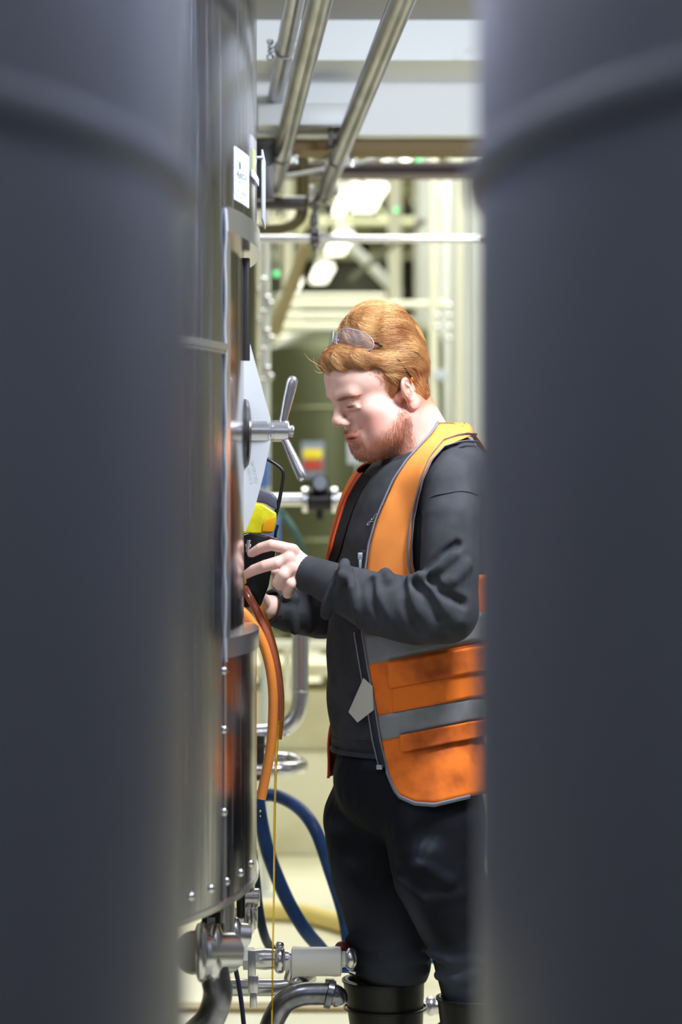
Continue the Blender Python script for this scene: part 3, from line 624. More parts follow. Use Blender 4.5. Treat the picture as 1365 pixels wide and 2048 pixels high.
def surfnet(f, lo, hi, h, polish=2):
    lo = np.asarray(lo, np.float32); hi = np.asarray(hi, np.float32); B = 4
    nb = np.ceil((hi-lo)/(h*B)).astype(int); n = nb*B
    ax = [lo[i]+h*(np.arange(n[i])+.5) for i in range(3)]
    cx = [lo[i]+h*(np.arange(nb[i])*B+B/2) for i in range(3)]
    C = np.stack(np.meshgrid(*cx, indexing='ij'), -1).reshape(-1, 3).astype(np.float32)
    dc = np.concatenate([f(C[i:i+200000]) for i in range(0, len(C), 200000)]).reshape(nb)
    near = np.abs(dc) < h*B*2.2
    up = lambda a: a.repeat(B, 0).repeat(B, 1).repeat(B, 2)
    V = up(dc).astype(np.float32); idx = np.argwhere(up(near))
    for i in range(0, len(idx), 300000):
        q = idx[i:i+300000]; pt = np.stack([ax[k][q[:, k]] for k in range(3)], 1).astype(np.float32)
        V[q[:, 0], q[:, 1], q[:, 2]] = f(pt)
    ins = V < 0; s = V.shape; m = tuple(k-1 for k in s)
    c8 = [(a, b, c) for a in (0, 1) for b in (0, 1) for c in (0, 1)]
    sl = lambda o: tuple(slice(o[k], o[k]+m[k]) for k in range(3))
    cnt = sum(ins[sl(o)].astype(np.int8) for o in c8); cell = (cnt > 0) & (cnt < 8)
    ci = np.argwhere(cell); vid = np.full(m, -1, np.int64); vid[cell] = np.arange(len(ci))
    acc = np.zeros((len(ci), 3), np.float64); w_ = np.zeros(len(ci))
    for o in c8:
        for k in range(3):
            if o[k]: continue
            o2 = list(o); o2[k] = 1
            va = V[tuple((ci+np.array(o)).T)]; vb = V[tuple((ci+np.array(o2)).T)]; x = (va < 0) != (vb < 0)
            t = va/(va-vb+1e-12); pt = np.array(o, float)[None]+0*ci; pt[:, k] += t; acc[x] += pt[x]; w_[x] += 1
    vert = (lo+h*(ci+.5+acc/np.maximum(w_, 1)[:, None])).astype(np.float32); faces = []
    for k in range(3):
        a, b = [j for j in range(3) if j != k]
        s0 = [slice(1, m[j]) for j in range(3)]; s0[k] = slice(0, m[k])
        s1 = list(s0); s1[k] = slice(1, m[k]+1)
        A0 = ins[tuple(s0)]; A1 = ins[tuple(s1)]; e = np.argwhere(A0 != A1)
        if not len(e): continue
        base = e.copy(); 
        for j in range(3):
            if j != k: base[:, j] += 1
        def at(da, db): q = base.copy(); q[:, a] -= da; q[:, b] -= db; return vid[tuple(q.T)]
        quad = np.stack([at(1, 1), at(0, 1), at(0, 0), at(1, 0)], 1); fl = A0[tuple(e.T)]
        if k == 1: fl = ~fl
        quad[~fl] = quad[~fl][:, ::-1]; faces.append(quad)
    Fc = np.concatenate(faces); Fc = Fc[(Fc >= 0).all(1)]
    for _ in range(polish):
        g = grad(f, vert, h*.5); n2 = (g*g).sum(1)+1e-4; vert -= ((f(vert)/n2)[:, None]*g).clip(-h*.5, h*.5)
    return vert.astype(np.float64), Fc
def set_col(o, C, name='tint'):
    at = o.data.color_attributes.new(name, 'FLOAT_COLOR', 'POINT')
    C = np.concatenate([C, np.ones((len(C), 1))], 1); at.data.foreach_set('color', C.astype(np.float32).ravel())
def strands(name, roots, step, m, parent, r0=.0005, r1=.00015, sides=3):
    """roots (N,3); step: list of (N,3) points including the root"""
    S = np.stack(step, 1); N, K, _ = S.shape
    T = np.gradient(S, axis=1); T /= np.linalg.norm(T, axis=2)[..., None]+1e-9
    u = np.cross(T, np.array([.3, .2, .93])); u /= np.linalg.norm(u, axis=2)[..., None]+1e-9; b = np.cross(T, u)
    rr = np.linspace(r0, r1, K)[None, :, None, None]; ang = np.arange(sides)*2*PI/sides
    V = S[:, :, None, :]+rr*(np.cos(ang)[None, None, :, None]*u[:, :, None, :]+np.sin(ang)[None, None, :, None]*b[:, :, None, :])
    V = V.reshape(-1, 3); q = []
    i = np.arange(N)[:, None, None]*K*sides; k = np.arange(K-1)[None, :, None]*sides; s_ = np.arange(sides)[None, None, :]; s2 = (s_+1) % sides
    Fc = np.stack([i+k+s_, i+k+s2, i+k+sides+s2, i+k+sides+s_], -1).reshape(-1, 4)
    me = bpy.data.meshes.new(name); me.vertices.add(len(V)); me.vertices.foreach_set('co', (V-ORG[parent.name]).astype(np.float32).ravel())
    me.loops.add(Fc.size); me.loops.foreach_set('vertex_index', Fc.astype(np.int32).ravel()); me.polygons.add(len(Fc))
    me.polygons.foreach_set('loop_start', (np.arange(len(Fc))*4).astype(np.int32)); me.update(calc_edges=True); me.validate()
    me.materials.append(m); o = bpy.data.objects.new(name, me); link(o, parent); ORG[o.name] = ORG[parent.name]; me.shade_smooth(); return o

# ------------------------------------------------------------------ the worker
skin_m = mat('skin', (222, 178, 164), .48, 0, attr='tint', sss=.12, bump=(500, .08, .0006), spec=.4)
hair_m = mat('ginger_hair', (196, 128, 70), .32, 0, attr='tint', spec=.5)
beard_m = mat('beard_hair', (190, 118, 80), .5, 0, spec=.4)
fab_sweat = mat('charcoal_fleece', (66, 67, 72), .85, 0, bump=(700, .25, .0008), rgb2=(57, 58, 63), noise=25, spec=.2)
fab_trouser = mat('navy_black_cotton', (24, 26, 33), .8, 0, attr='tint', bump=(900, .2, .0006), spec=.2)
rub_boot = mat('boot_rubber', (17, 17, 19), .4, 0, bump=(25, .1, .002))
vest_m = mat('orange_vest', (240, 122, 40), .7, 0, noise=11, rgb2=(160, 74, 34), fac=(.46, .68), bump=(500, .12, .0006), spec=.25)
vest_in = mat('vest_inside', (30, 26, 28), .9)
band_m = mat('reflective_band', (138, 140, 144), .45, .1, bump=(700, .1, .0004), rgb2=(122, 123, 126), noise=18)
trim_m = mat('grey_binding', (120, 124, 140), .7, bump=(800, .15, .0005))
zip_m = mat('zip_metal', (190, 196, 206), .35, .7)
orange_trim = mat('red_orange_trim', (214, 78, 30), .6)

YB = 4.92; th = math.radians(22)
fB = A(-math.cos(th), -math.sin(th), 0); lB = A(math.sin(th), -math.cos(th), 0)
TK = np.array([(1530, 805, .128, .16), (1490, 806, .140, .168), (1400, 806, .150, .178), (1290, 806, .150, .184), (1180, 815, .148, .188), (1080, 826, .142, .198), (1000, 842, .134, .205), (950, 855, .122, .205), (915, 866, .10, .17), (890, 868, .078, .11), (870, 868, .06, .075)])
TZ = CZ+(1024-TK[:, 0])/F*YB; TX = (TK[:, 1]-682.5)/F*YB
def tc(z): return np.interp(z, TZ, TX)
def ta(z): return np.interp(z, TZ, TK[:, 2])
def tb(z): return np.interp(z, TZ, TK[:, 3])
# smooth the tables once so the body has no facets
_zz = np.linspace(TZ[0]-.05, TZ[-1]+.05, 200); _k = np.exp(-np.linspace(-2, 2, 21)**2); _k /= _k.sum()
_tab = {}
for n_, f_ in (('c', tc), ('a', ta), ('b', tb)):
    v = f_(_zz); vp = np.pad(v, 10, mode='edge'); _tab[n_] = np.convolve(vp, _k, 'valid')
tc = lambda z: np.interp(z, _zz, _tab['c']); ta = lambda z: np.interp(z, _zz, _tab['a']); tb = lambda z: np.interp(z, _zz, _tab['b'])
def torso_core(p):
    z = p[:, 2]; q = p.copy(); q[:, 0] -= tc(z); q[:, 1] -= YB
    x = q@fB; y = q@lB; a = ta(z); b = tb(z)
    k0 = np.sqrt((x/a)**2+(y/b)**2); k1 = np.sqrt((x/a**2)**2+(y/b**2)**2)+1e-6
    d = k0*(k0-1)/k1
    return smax(d, z-TZ[-1], .03)
SHn, SHf = P(905, 960, 4.74), P(792, 955, 5.10)
def shoulders(p):
    d = s_cap(p, P(862, 928, 4.92), SHn, .058, .058); return smin(d, s_cap(p, P(858, 925, 4.94), SHf, .06, .058), .03)
def torso(p): return smin(torso_core(p), shoulders(p), .05)
ELn = P(893, 1222, 4.66)
UA = [SHn, P(903, 1040, 4.69), P(899, 1150, 4.665), ELn]; UR = [.058, .056, .056, .060]
FA = [ELn, P(835, 1222, 4.675), P(760, 1208, 4.70), P(690, 1178, 4.735), P(640, 1156, 4.765), P(612, 1146, 4.778)]; FR = [.060, .066, .062, .047, .038, .0365]
ELf = P(700, 1225, 5.10)
UF = [SHf, P(745, 1090, 5.11), ELf]; UFR = [.055, .052, .05]
FF = [ELf, P(640, 1230, 5.07), P(580, 1222, 5.02), P(543, 1214, 4.99)]; FFR = [.05, .05, .045, .037]

# --- head frame
hy, hp = math.radians(30), math.radians(21)
HS = 1.0; HO = P(763, 795, 4.88)
Hf = A(-math.cos(hy)*math.cos(hp), -math.sin(hy)*math.cos(hp), -math.sin(hp)); Hl = A(math.sin(hy), -math.cos(hy), 0); Hw = np.cross(Hf, Hl).astype(np.float32)
HM = np.stack([Hf, Hl, Hw], 0)      # rows: local axes in the world
def H2W(q): return np.asarray(q, np.float32)@HM*HS+HO.astype(np.float32)
def W2H(p): return ((p-HO.astype(np.float32))@HM.T/HS).astype(np.float32)
def head_local(q):
    m = q.copy(); m[:, 1] = np.abs(m[:, 1])         # mirror
    d = s_ell(q, (-.008, 0, .060), (.099, .077, .086))
    d = smin(d, s_ell(q, (.042, 0, .058), (.060, .062, .05)), .03)
    d = smin(d, s_ell(q, (.042, 0, -.02), (.05, .052, .065)), .03)
    d = smin(d, s_ell(m, (.050, .043, -.008), (.026, .022, .02)), .022)          # cheekbone
    d = smin(d, s_ell(m, (.036, .040, -.048), (.038, .027, .036)), .025)          # cheek
    d = smin(d, s_cap(m, (.0, .054, -.042), (.062, .020, -.083), .02, .019), .03)  # jaw
    d = smin(d, s_ell(q, (.070, 0, -.087), (.022, .026, .020)), .022)              # chin
    d = smin(d, s_ell(q, (.03, 0, -.066), (.05, .045, .034)), .03)
    d = smin(d, s_ell(q, (.082, 0, -.052), (.016, .028, .022)), .015)              # muzzle
    d = smin(d, s_cap(m, (.0975, .010, .037), (.085, .041, .037), .0095, .008), .018)  # brow
    d = smax(d, -s_ell(m, (.104, .031, .017), (.017, .018, .011)), .016)            # eye socket
    d = smin(d, s_ell(m, (.0835, .029, .016), (.0110, .0130, .0100)), .009)         # lid over the eyeball
    d = smin(d, s_cap(m, (.0900, .018, .0065), (.0845, .044, .0075), .003, .003), .007)    # lower lid
    d = smin(d, s_cap(q, (.089, 0, .034), (.1115, 0, -.006), .0085, .0100), .014)     # nose bridge
    d = smin(d, s_ell(q, (.111, 0, -.0125), (.0115, .0115, .0100)), .010)             # nose tip
    d = smin(d, s_ell(m, (.1005, .0115, -.0175), (.0115, .0062, .0075)), .006)          # nostril wing
    d = smax(d, -s_ell(m, (.107, .0065, -.0275), (.0055, .0034, .004)), .003)
    d = smax(d, -s_cap(m, (.098, .021, -.012), (.086, .030, -.035), .0018), .007)      # fold beside the nose
    d = smin(d, s_ell(q, (.092, 0, -.047), (.012, .024, .006)), .006)                # upper lip
    d = smin(d, s_ell(q, (.0905, 0, -.0585), (.0115, .020, .0065)), .005)              # lower lip
    d = smax(d, -s_ell(q, (.106, 0, -.0525), (.014, .024, .0012)), .003)
    d = smax(d, -s_ell(q, (.099, 0, -.0715), (.012, .022, .0055)), .012)              # under the lip
    d = smax(d, -s_ell(m, (.1005, .030, .0115), (.0115, .0115, .0008)), .0010)           # eye slit
    d = smax(d, -s_cap(m, (.0965, .019, .0215), (.0925, .043, .0200), .0009), .0025)       # lid crease
    # ear
    e0 = A(-.018, .0775, .000); c_, s_ = math.cos(.16), math.sin(.16)
    yv = math.radians(24)
    R = np.array([[math.cos(yv), -math.sin(yv), 0], [math.sin(yv), math.cos(yv), 0], [0, 0, 1]], np.float32)@np.array([[c_, 0, s_], [0, 1, 0], [-s_, 0, c_]], np.float32)
    k = (m-e0)@R                                    # k: x forward, y outward, z up
    ear = s_ell(k, (0, 0, .006), (.0185, .0058, .0255)); ear = smin(ear, s_ell(k, (.004, .0, -.022), (.0105, .005, .0125)), .010)
    ear = smax(ear, -s_ell(k, (.002, .0085, .007), (.0135, .0078, .0195)), .003)
    a = np.arctan2(k[:, 2]-.006, k[:, 0]); rim = np.sqrt((np.sqrt((k[:, 0]/.0165)**2+((k[:, 2]-.006)/.0235)**2)-1)**2*.019**2+(k[:, 1]-.0035)**2)-.0034
    rim = np.where((a > -2.6) & (a < -1.2), rim+.004, rim); ear = smin(ear, rim, .003)
    ear = smin(ear, s_path(k, [A(.002, .003, .022), A(-.006, .004, .010), A(-.006, .004, -.003), A(.0, .004, -.012), A(.009, .004, -.012)], [.002, .0028, .0028, .003, .0028]), .003)
    ear = smax(ear, -s_ell(k, (.004, .006, -.003), (.0065, .0095, .009)), .003)
    ear = smin(ear, s_ell(k, (.012, .001, -.003), (.0045, .005, .006)), .004)          # tragus
    ear = smin(ear, s_cap(k, (.002, -.006, .002), (.004, -.018, .0), .008, .012), .005)
    return smin(d, ear, .006)
NB = P(858, 915, 4.93)
def neck(p): 
    d = s_cap(p, H2W([[-.035, 0, -.005]])[0], NB, .060, .066)
    d = smin(d, s_cap(p, H2W([[.02, 0, -.07]])[0], P(850, 925, 4.91), .038, .050), .03)
    d = smin(d, s_cap(p, H2W([[-.035, .058, -.025]])[0], P(820, 925, 4.86), .013, .012), .022)
    return d
def head_skin(p):
    return smin(head_local(W2H(p))*HS, neck(p), .018)
lo = np.minimum.reduce([HO-.16, P(700, 960, 4.88)]); lo[1] = 4.66; hi = HO+np.array([.19, .2, .18]); lo[2] = 1.36
hv, hf = surfnet(head_skin, (lo[0], 4.68, 1.36), (HO[0]+.17, 5.10, 1.76), .0022)

# --- near (left) hand, fingers on the device
def fing(p, pts, rad, k=.004): return s_path(p, [P(*q) for q in pts], rad)
NAILS = []
def hand_near(p):
    d = s_cap(p, P(640, 1156, 4.778), P(608, 1140, 4.775), .028, .025)
    for a, b, ra, rb in [((608, 1128, 4.775), (584, 1102, 4.768), .0165, .0135), ((604, 1136, 4.770), (574, 1118, 4.762), .018, .0135),
                         ((604, 1142, 4.770), (577, 1137, 4.758), .018, .0125), ((606, 1152, 4.776), (590, 1152, 4.768), .018, .0120)]:
        d = smin(d, s_cap(p, P(*a), P(*b), ra, rb), .010)
    for pts, rad in [
        ([(586, 1101, 4.768), (564, 1094, 4.757), (543, 1090, 4.757), (522, 1096, 4.768), (505, 1106, 4.781)], [.0125, .0112, .0112, .0105, .0086]),
        ([(578, 1117, 4.762), (552, 1126, 4.752), (530, 1132, 4.754), (508, 1140, 4.770), (493, 1149, 4.786)], [.0132, .0122, .0118, .0108, .0088]),
        ([(580, 1136, 4.758), (566, 1150, 4.744), (556, 1165, 4.750), (560, 1170, 4.772), (570, 1160, 4.786)], [.0125, .0125, .0118, .0105, .0090]),
        ([(592, 1152, 4.768), (581, 1168, 4.752), (574, 1180, 4.757), (575, 1188, 4.772), (583, 1180, 4.785)], [.0115, .0108, .0100, .0092, .0080]),
        ([(606, 1150, 4.795), (585, 1150, 4.815), (562, 1146, 4.828), (545, 1142, 4.832)], [.015, .0130, .0118, .0095])]:
        d = smin(d, fing(p, pts, rad), .0045)
    for c, r in [((586, 1099, 4.757), .009), ((578, 1117, 4.750), .010), ((583, 1137, 4.748), .009), ((594, 1152, 4.757), .008)]:
        d = smin(d, s_ell(p, P(*c), (r, r*.6, r)), .008)      # knuckles
    return d
def hand_far(p):
    p = p+A(.014, 0, .004)
    d = s_cap(p, P(560, 1214, 5.0), P(530, 1205, 4.97), .026, .024)
    for pts, rad in [([(530, 1196, 4.965), (516, 1180, 4.94), (505, 1172, 4.92)], [.014, .0115, .0095]), ([(526, 1200, 4.955), (518, 1192, 4.925), (504, 1186, 4.905)], [.0135, .011, .009]),
                     ([(524, 1208, 4.955), (512, 1204, 4.925), (500, 1198, 4.91)], [.013, .0105, .0085]), ([(526, 1216, 4.955), (513, 1216, 4.93), (503, 1212, 4.915)], [.012, .009, .0075]),
                     ([(540, 1200, 4.955), (530, 1180, 4.895), (525, 1166, 4.875)], [.015, .012, .009])]:
        d = smin(d, fing(p, pts, rad), .006)
    return d
nv, nf = surfnet(hand_near, P(485, 1205, 4.72)-.004, P(650, 1080, 4.86)+np.array([.01, 0, .01]), .0013)
fv_, ff_ = surfnet(hand_far, P(488, 1250, 4.87)-.004, P(585, 1150, 5.05)+.005, .0022)
# --- body under the clothes
def body_core(p):
    z = p[:, 2]
    d = smax(torso_core(p)+.022, .80-z, .02)
    d = smin(d, shoulders(p)+.012, .04)
    for pts, rad, sh in ((UA, UR, .014), (FA[:-1], FR[:-1], .014), (UF, UFR, .012), (FF, FFR, .012)): d = smin(d, s_path(p, pts, rad)+sh, .02)
    return d
BH = {'fh': P(775, 1560, 5.0), 'fk': P(742, 1745, 4.985), 'fa': P(775, 1950, 5.0), 'nh': P(862, 1560, 4.84), 'nk': P(878, 1745, 4.81), 'na': P(938, 1965, 4.80)}
FLF, FLN = np.array([P(775, 0, 5.0)[0]+.01, 5.0, .0]), np.array([P(945, 0, 4.8)[0]+.01, 4.8, .0])
def legs_core(p):
    d = s_ell(p, P(812, 1540, 4.92), (.13, .15, .10))
    for a, b, c, e in (('fh', 'fk', 'fa', FLF), ('nh', 'nk', 'na', FLN)):
        d = smin(d, s_path(p, [BH[a], BH[b], BH[c], e+np.array([0, 0, .07])], [.082, .062, .055, .045]), .02)
        d = smin(d, s_cap(p, e+np.array([.02, .01, .045]), e+np.array([-.13, -.03, .04]), .038, .03), .02)
    return d
def body(p): return smin(body_core(p), legs_core(p), .04)
bv, bf = surfnet(body, (-.16, 4.5, 0.005), (.5, 5.25, 1.49), .012, 1)
V = np.concatenate([hv, nv, fv_, bv]); Fc = np.concatenate([hf, nf+len(hv), ff_+len(hv)+len(nv), bf+len(hv)+len(nv)+len(fv_)])
PO = np.array([P(820, 0, 4.92)[0], 4.92, 0.0])
person = obj('person', (V, Fc), skin_m, None, 180, origin=PO)
tag(person, 'ginger-haired bearded worker in orange safety vest, standing at the tank hatch holding a handheld device', 'person')
base = np.array(lin((226, 186, 172))); C = np.tile(base, (len(V), 1))
q = W2H(hv.astype(np.float32)); am = np.abs(q[:, 1])
def blob(c, r, k=1.): return np.exp(-(((q[:, 0]-c[0])/r[0])**2+((am-c[1])/r[1])**2+((q[:, 2]-c[2])/r[2])**2)*k)
def mixc(mask, rgb):
    global C
    c = np.array(lin(rgb)); C[:len(hv)] = C[:len(hv)]*(1-mask[:, None])+c*mask[:, None]
hd = (np.linalg.norm(q, axis=1) < .19).astype(float); nz0 = .5+wob(hv.astype(np.float32), 160)
mixc(.18*np.clip(nz0, 0, 1)*hd, (200, 120, 108))
mixc(.55*blob((.055, .045, -.035), (.04, .03, .03))*hd, (200, 104, 92))
mixc(.4*blob((.115, 0, -.012), (.015, .014, .012)), (214, 130, 112))
mixc(.45*blob((-.018, .082, .0), (.03, .02, .035)), (214, 140, 125))
def sig(x, s): return 1/(1+np.exp(-x/s))
# beard: jaw, chin, moustache
line = np.interp(q[:, 0], [-.02, .0, .02, .04, .06, .08, .1], [.005, -.012, -.036, -.050, -.056, -.066, -.066])
bm_ = sig(line-q[:, 2], .005)*sig(q[:, 0]+.006, .005)*sig(q[:, 2]+.125, .004)*(1-sig((neck(hv.astype(np.float32))*-1)-.004, .004)*0)
must = np.exp(-(((q[:, 2]+.040)/.0062)**2)**2)*sig(q[:, 0]-.082, .002)*sig(.027-am, .002)
must = np.maximum(must, np.exp(-((am-.027)/.005)**2)*sig(-.036-q[:, 2], .004)*sig(q[:, 0]-.066, .004))
lips = np.exp(-(((q[:, 2]+.053)/.0105)**2)**2-((am/.0225)**2)**2)*sig(q[:, 0]-.086, .0015)
beard = np.clip(np.maximum(bm_, must)-lips, 0, 1)*hd
nz = .5+.5*wob(hv.astype(np.float32), 240)
mixc(beard*(.3+.3*nz), (176, 112, 90)); mixc(lips, (186, 98, 88))
brow = np.exp(-(((q[:, 2]-.031-.10*(am-.02)*(am < .038)+.12*(am-.038)*(am > .038))/.0038)**2))*sig(am-.012, .002)*sig(.052-am, .003)*sig(q[:, 0]-.06, .003)
mixc(.55*brow, (172, 116, 88))
lash = np.exp(-(((q[:, 2]-.0118)/.0022)**2))*sig(am-.018, .0015)*sig(.043-am, .0015)*sig(q[:, 0]-.07, .003); mixc(.9*lash, (70, 42, 34))
sock = np.exp(-(((q[:, 2]-.012)/.012)**2)-(((am-.031)/.018)**2))*sig(q[:, 0]-.065, .004); mixc(.25*sock, (170, 110, 100))
stub = sig(q[:, 2]-np.interp(q[:, 0], [-.12, -.03, -.01, .02, .05, .09], [-.06, -.035, -.01, .03, .075, .10]), .006)*hd; stub *= 1-np.exp(-((am-.083)/.009)**2)
mixc(.8*stub, (170, 105, 65))
hs = slice(len(hv), len(hv)+len(nv)+len(fv_)); hp_ = V[hs]
C[hs] = np.array(lin((228, 190, 178))); 
kn = np.zeros(len(hp_))
for c in [(505, 1106, 4.781), (493, 1149, 4.786), (586, 1099, 4.757), (583, 1137, 4.748), (594, 1152, 4.757), (543, 1090, 4.757), (530, 1132, 4.754)]:
    kn = np.maximum(kn, np.exp(-(np.linalg.norm(hp_-P(*c), axis=1)/.014)**2))
C[hs] = C[hs]*(1-.35*kn[:, None])+np.array(lin((214, 140, 126)))*.35*kn[:, None]
set_col(person, C)
# nails
nail_m = mat('fingernail', (226, 186, 180), .25, coat=.3)
for tip, prev in (((505, 1106, 4.781), (522, 1096, 4.768)), ((493, 1149, 4.786), (508, 1140, 4.770))):
    t_, p_ = P(*tip), P(*prev); d = (t_-p_)/np.linalg.norm(t_-p_); up_ = np.array([0, -1.0, .1]); up_ -= d*(up_@d); up_ /= np.linalg.norm(up_); sd = np.cross(d, up_)
    g = G(); vs = []; n_ = 9
    for i in range(n_):
        for j in range(n_):
            a = (i/(n_-1)-.5)*2; b = (j/(n_-1)-.5)*2; ww = .0058*math.sqrt(max(1-(abs(a)**4)*.5, .1)); vs.append(t_+d*(a*.0062+.001)+sd*(b*ww)+up_*(.0086*math.sqrt(max(1-(b*.62)**2, 0))-.0006*a*a))
    g.add(vs, [(i*n_+j, i*n_+j+1, (i+1)*n_+j+1, (i+1)*n_+j) for i in range(n_-1) for j in range(n_-1)]); obj('fingernail', g, nail_m, person, 60)
# eyes
shaded_eye_m = mat('eyeball', (96, 84, 80), .08); iris_m = mat('iris', (70, 74, 80), .1)  # eyeball darkened: shade under the lids is put into its colour
for s in (-1, 1):
    c = H2W([[.0805, s*.029, .0140]])[0]; obj('eye', sphere(c, .0105, 14), shaded_eye_m, person, 60)
    d_ = H2W([[.0805+.6, s*.029+.0, .0140-.20]])[0]-c; d_ = d_/np.linalg.norm(d_); obj('iris', lathe([(.0050, .0091), (.0036, .0099), (.001, .0107)], c, d_, 18), iris_m, person, 60)

# ------------------------------------------------------------------ hair
def hair_local(q):
    m = q.copy(); m[:, 1] = np.abs(m[:, 1])
    cap = s_ell(q, (-.023, 0, .055), (.092, .0812, .093))
    cap = smin(cap, s_ell(q, (-.048, 0, -.012), (.053, .064, .056)), .02)
    cap = smin(cap, s_ell(q, (-.040, 0, .082), (.076, .078, .096)), .02)
    top = s_ell(q, (-.022, 0, .122), (.062, .066, .064)); cap = smin(cap, top, .03)
    h = np.interp(q[:, 0], [-.14, -.05, -.034, -.028, -.008, .004, .012, .03, .05, .07], [-.066, -.062, -.05, .018, .030, -.012, -.008, .04, .075, .09]).astype(np.float32)
    cap = smax(cap, (h-q[:, 2])*.7, .006)
    cap = smax(cap, (q[:, 0]+q[:, 2]*.72-.146), .012)
    fr = s_path(m, [A(.072, -.002, .104), A(.068, .022, .102), A(.056, .046, .097), A(.034, .064, .089), (.012, .074, .078), A(-.01, .079, .066)], [.023, .024, .022, .017, .011, .008])
    fr = smin(fr, s_ell(q, (.064, 0, .106), (.034, .03, .023)), .02)
    d = smin(cap, fr, .010)
    return d
def hair(p):
    q = W2H(p); d = hair_local(q)
    fl = wob(q*np.array([1, 2.2, 1.6], np.float32), 42)*.0042+np.sin((q[:, 1]*150+q[:, 2]*40-q[:, 0]*25)+3*np.sin(q[:, 0]*30+q[:, 2]*24))*.0014+np.sin(q[:, 1]*330-q[:, 0]*70+q[:, 2]*130+2*np.sin(q[:, 0]*60))*.0008
    return d*HS+fl*(q[:, 2] > .03)
hvx, hfx = surfnet(hair, HO+np.array([-.20, -.17, -.12]), HO+np.array([.2, .2, .27]), .0026)
ho = obj('hair', (hvx, hfx), hair_m, person, 180)
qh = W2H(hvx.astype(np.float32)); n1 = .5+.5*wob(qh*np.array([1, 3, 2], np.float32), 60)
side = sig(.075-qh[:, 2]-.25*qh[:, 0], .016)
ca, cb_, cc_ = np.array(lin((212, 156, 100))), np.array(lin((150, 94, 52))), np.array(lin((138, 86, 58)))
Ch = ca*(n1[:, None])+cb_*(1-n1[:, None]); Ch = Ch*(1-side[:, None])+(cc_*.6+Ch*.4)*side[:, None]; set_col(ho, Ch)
# loose strands over the hair mass
def hair_strands(n, L, K, sel, r0, lift, colmul, name='hair_lock'):
    idx = rng.choice(np.where(sel)[0], n); p = hvx[idx].astype(np.float32)+rng.normal(0, .0008, (n, 3)).astype(np.float32); q = W2H(p)
    fringe = sig(q[:, 0]+q[:, 2]*.72-.128, .006)
    S = [p]; ph = rng.uniform(0, 6.28, n)
    for k in range(K-1):
        q = W2H(p); 
        back = np.stack([-np.ones(n), .12*np.sign(q[:, 1])+0*q[:, 0], -.25-2.2*np.clip(-(q[:, 0]+.03), 0, .1)*6], 1)
        frn = np.stack([-.35+0*q[:, 0], .55*np.sign(q[:, 1]+.03), -.75+0*q[:, 0]], 1)
        low = sig(.045-q[:, 2], .01)[:, None]; dn = np.stack([-.45+0*q[:, 0], 0*q[:, 0], -1+0*q[:, 0]], 1)
        d = back*(1-fringe[:, None])+frn*fringe[:, None]; d = d*(1-low)+dn*low
        d = d+.22*np.stack([np.sin(ph+k*.5+q[:, 2]*50), np.sin(ph*2+q[:, 0]*60), np.cos(ph+q[:, 1]*50)], 1)
        d = (d@HM).astype(np.float32); g = grad(hair, p, .003); g /= np.linalg.norm(g, axis=1)[:, None]+1e-6
        d -= g*(d*g).sum(1)[:, None]; d /= np.linalg.norm(d, axis=1)[:, None]+1e-6
        p = p+d*(L/(K-1)); v = hair(p); p = p-g*(v-lift*(.3+k/K)*(.5+.8*np.sin(ph)**2))[:, None]
        S.append(p)
    o = strands(name, None, S, hair_m, ho, r0, r0*.25)
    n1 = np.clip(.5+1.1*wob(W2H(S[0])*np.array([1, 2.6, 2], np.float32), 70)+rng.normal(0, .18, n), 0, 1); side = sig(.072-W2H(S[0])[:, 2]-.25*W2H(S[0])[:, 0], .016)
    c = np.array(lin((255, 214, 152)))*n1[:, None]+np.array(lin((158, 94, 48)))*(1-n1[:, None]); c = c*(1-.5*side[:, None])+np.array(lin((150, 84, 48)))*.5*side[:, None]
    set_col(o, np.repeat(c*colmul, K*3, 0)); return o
sel = qh[:, 2] > -.06
hair_strands(12000, .05, 8, sel & (qh[:, 2] > .05), .00032, .005, 1.0)
hair_strands(4200, .013, 4, sel & (qh[:, 2] < .075), .0003, .0018, .9, 'short_hair')
# a few stray hairs in front of the forehead
S0 = [[P(643, 734, 4.8), P(632, 727, 4.79), P(618, 718, 4.79), P(609, 706, 4.79)], [P(643, 742, 4.8), P(636, 736, 4.79), P(631, 728, 4.79), P(627, 716, 4.79)], [P(647, 745, 4.8), P(640, 746, 4.79), P(634, 744, 4.79), P(629, 740, 4.79)]]
S_ = [np.array([catmull(s, 4)[k] for s in S0], np.float32) for k in range(13)]
o = strands('stray_hair', None, S_, hair_m, ho, .0004, .00015); set_col(o, np.tile(np.array(lin((214, 170, 110))), (len(o.data.vertices), 1)))
# beard bristles
bi = np.where(beard > .35)[0]; wts = beard[bi]; bi = rng.choice(bi, 4200, p=wts/wts.sum())
p0 = hv[bi].astype(np.float32); gn = grad(head_skin, p0, .002); gn /= np.linalg.norm(gn, axis=1)[:, None]
dd = (np.stack([np.full(len(bi), .15), 0*bi, np.full(len(bi), -1.)], 1)@HM)+rng.normal(0, .35, (len(bi), 3)); dd -= gn*(dd*gn).sum(1)[:, None]*.6; dd /= np.linalg.norm(dd, axis=1)[:, None]
Lb = rng.uniform(.003, .0062, len(bi))[:, None]
S_ = [p0, p0+(gn*.55+dd*.6)*Lb*.5, p0+(gn*.75+dd*1.3)*Lb*.8]
o = strands('beard', None, [s.astype(np.float32) for s in S_], beard_m, person, .00032, .0001)
fd = np.where((stub > .12) & (stub < .98) & (q[:, 0] > -.015))[0]; fd = rng.choice(fd, 2600); p0 = hv[fd].astype(np.float32); gn = grad(head_skin, p0, .002); gn /= np.linalg.norm(gn, axis=1)[:, None]
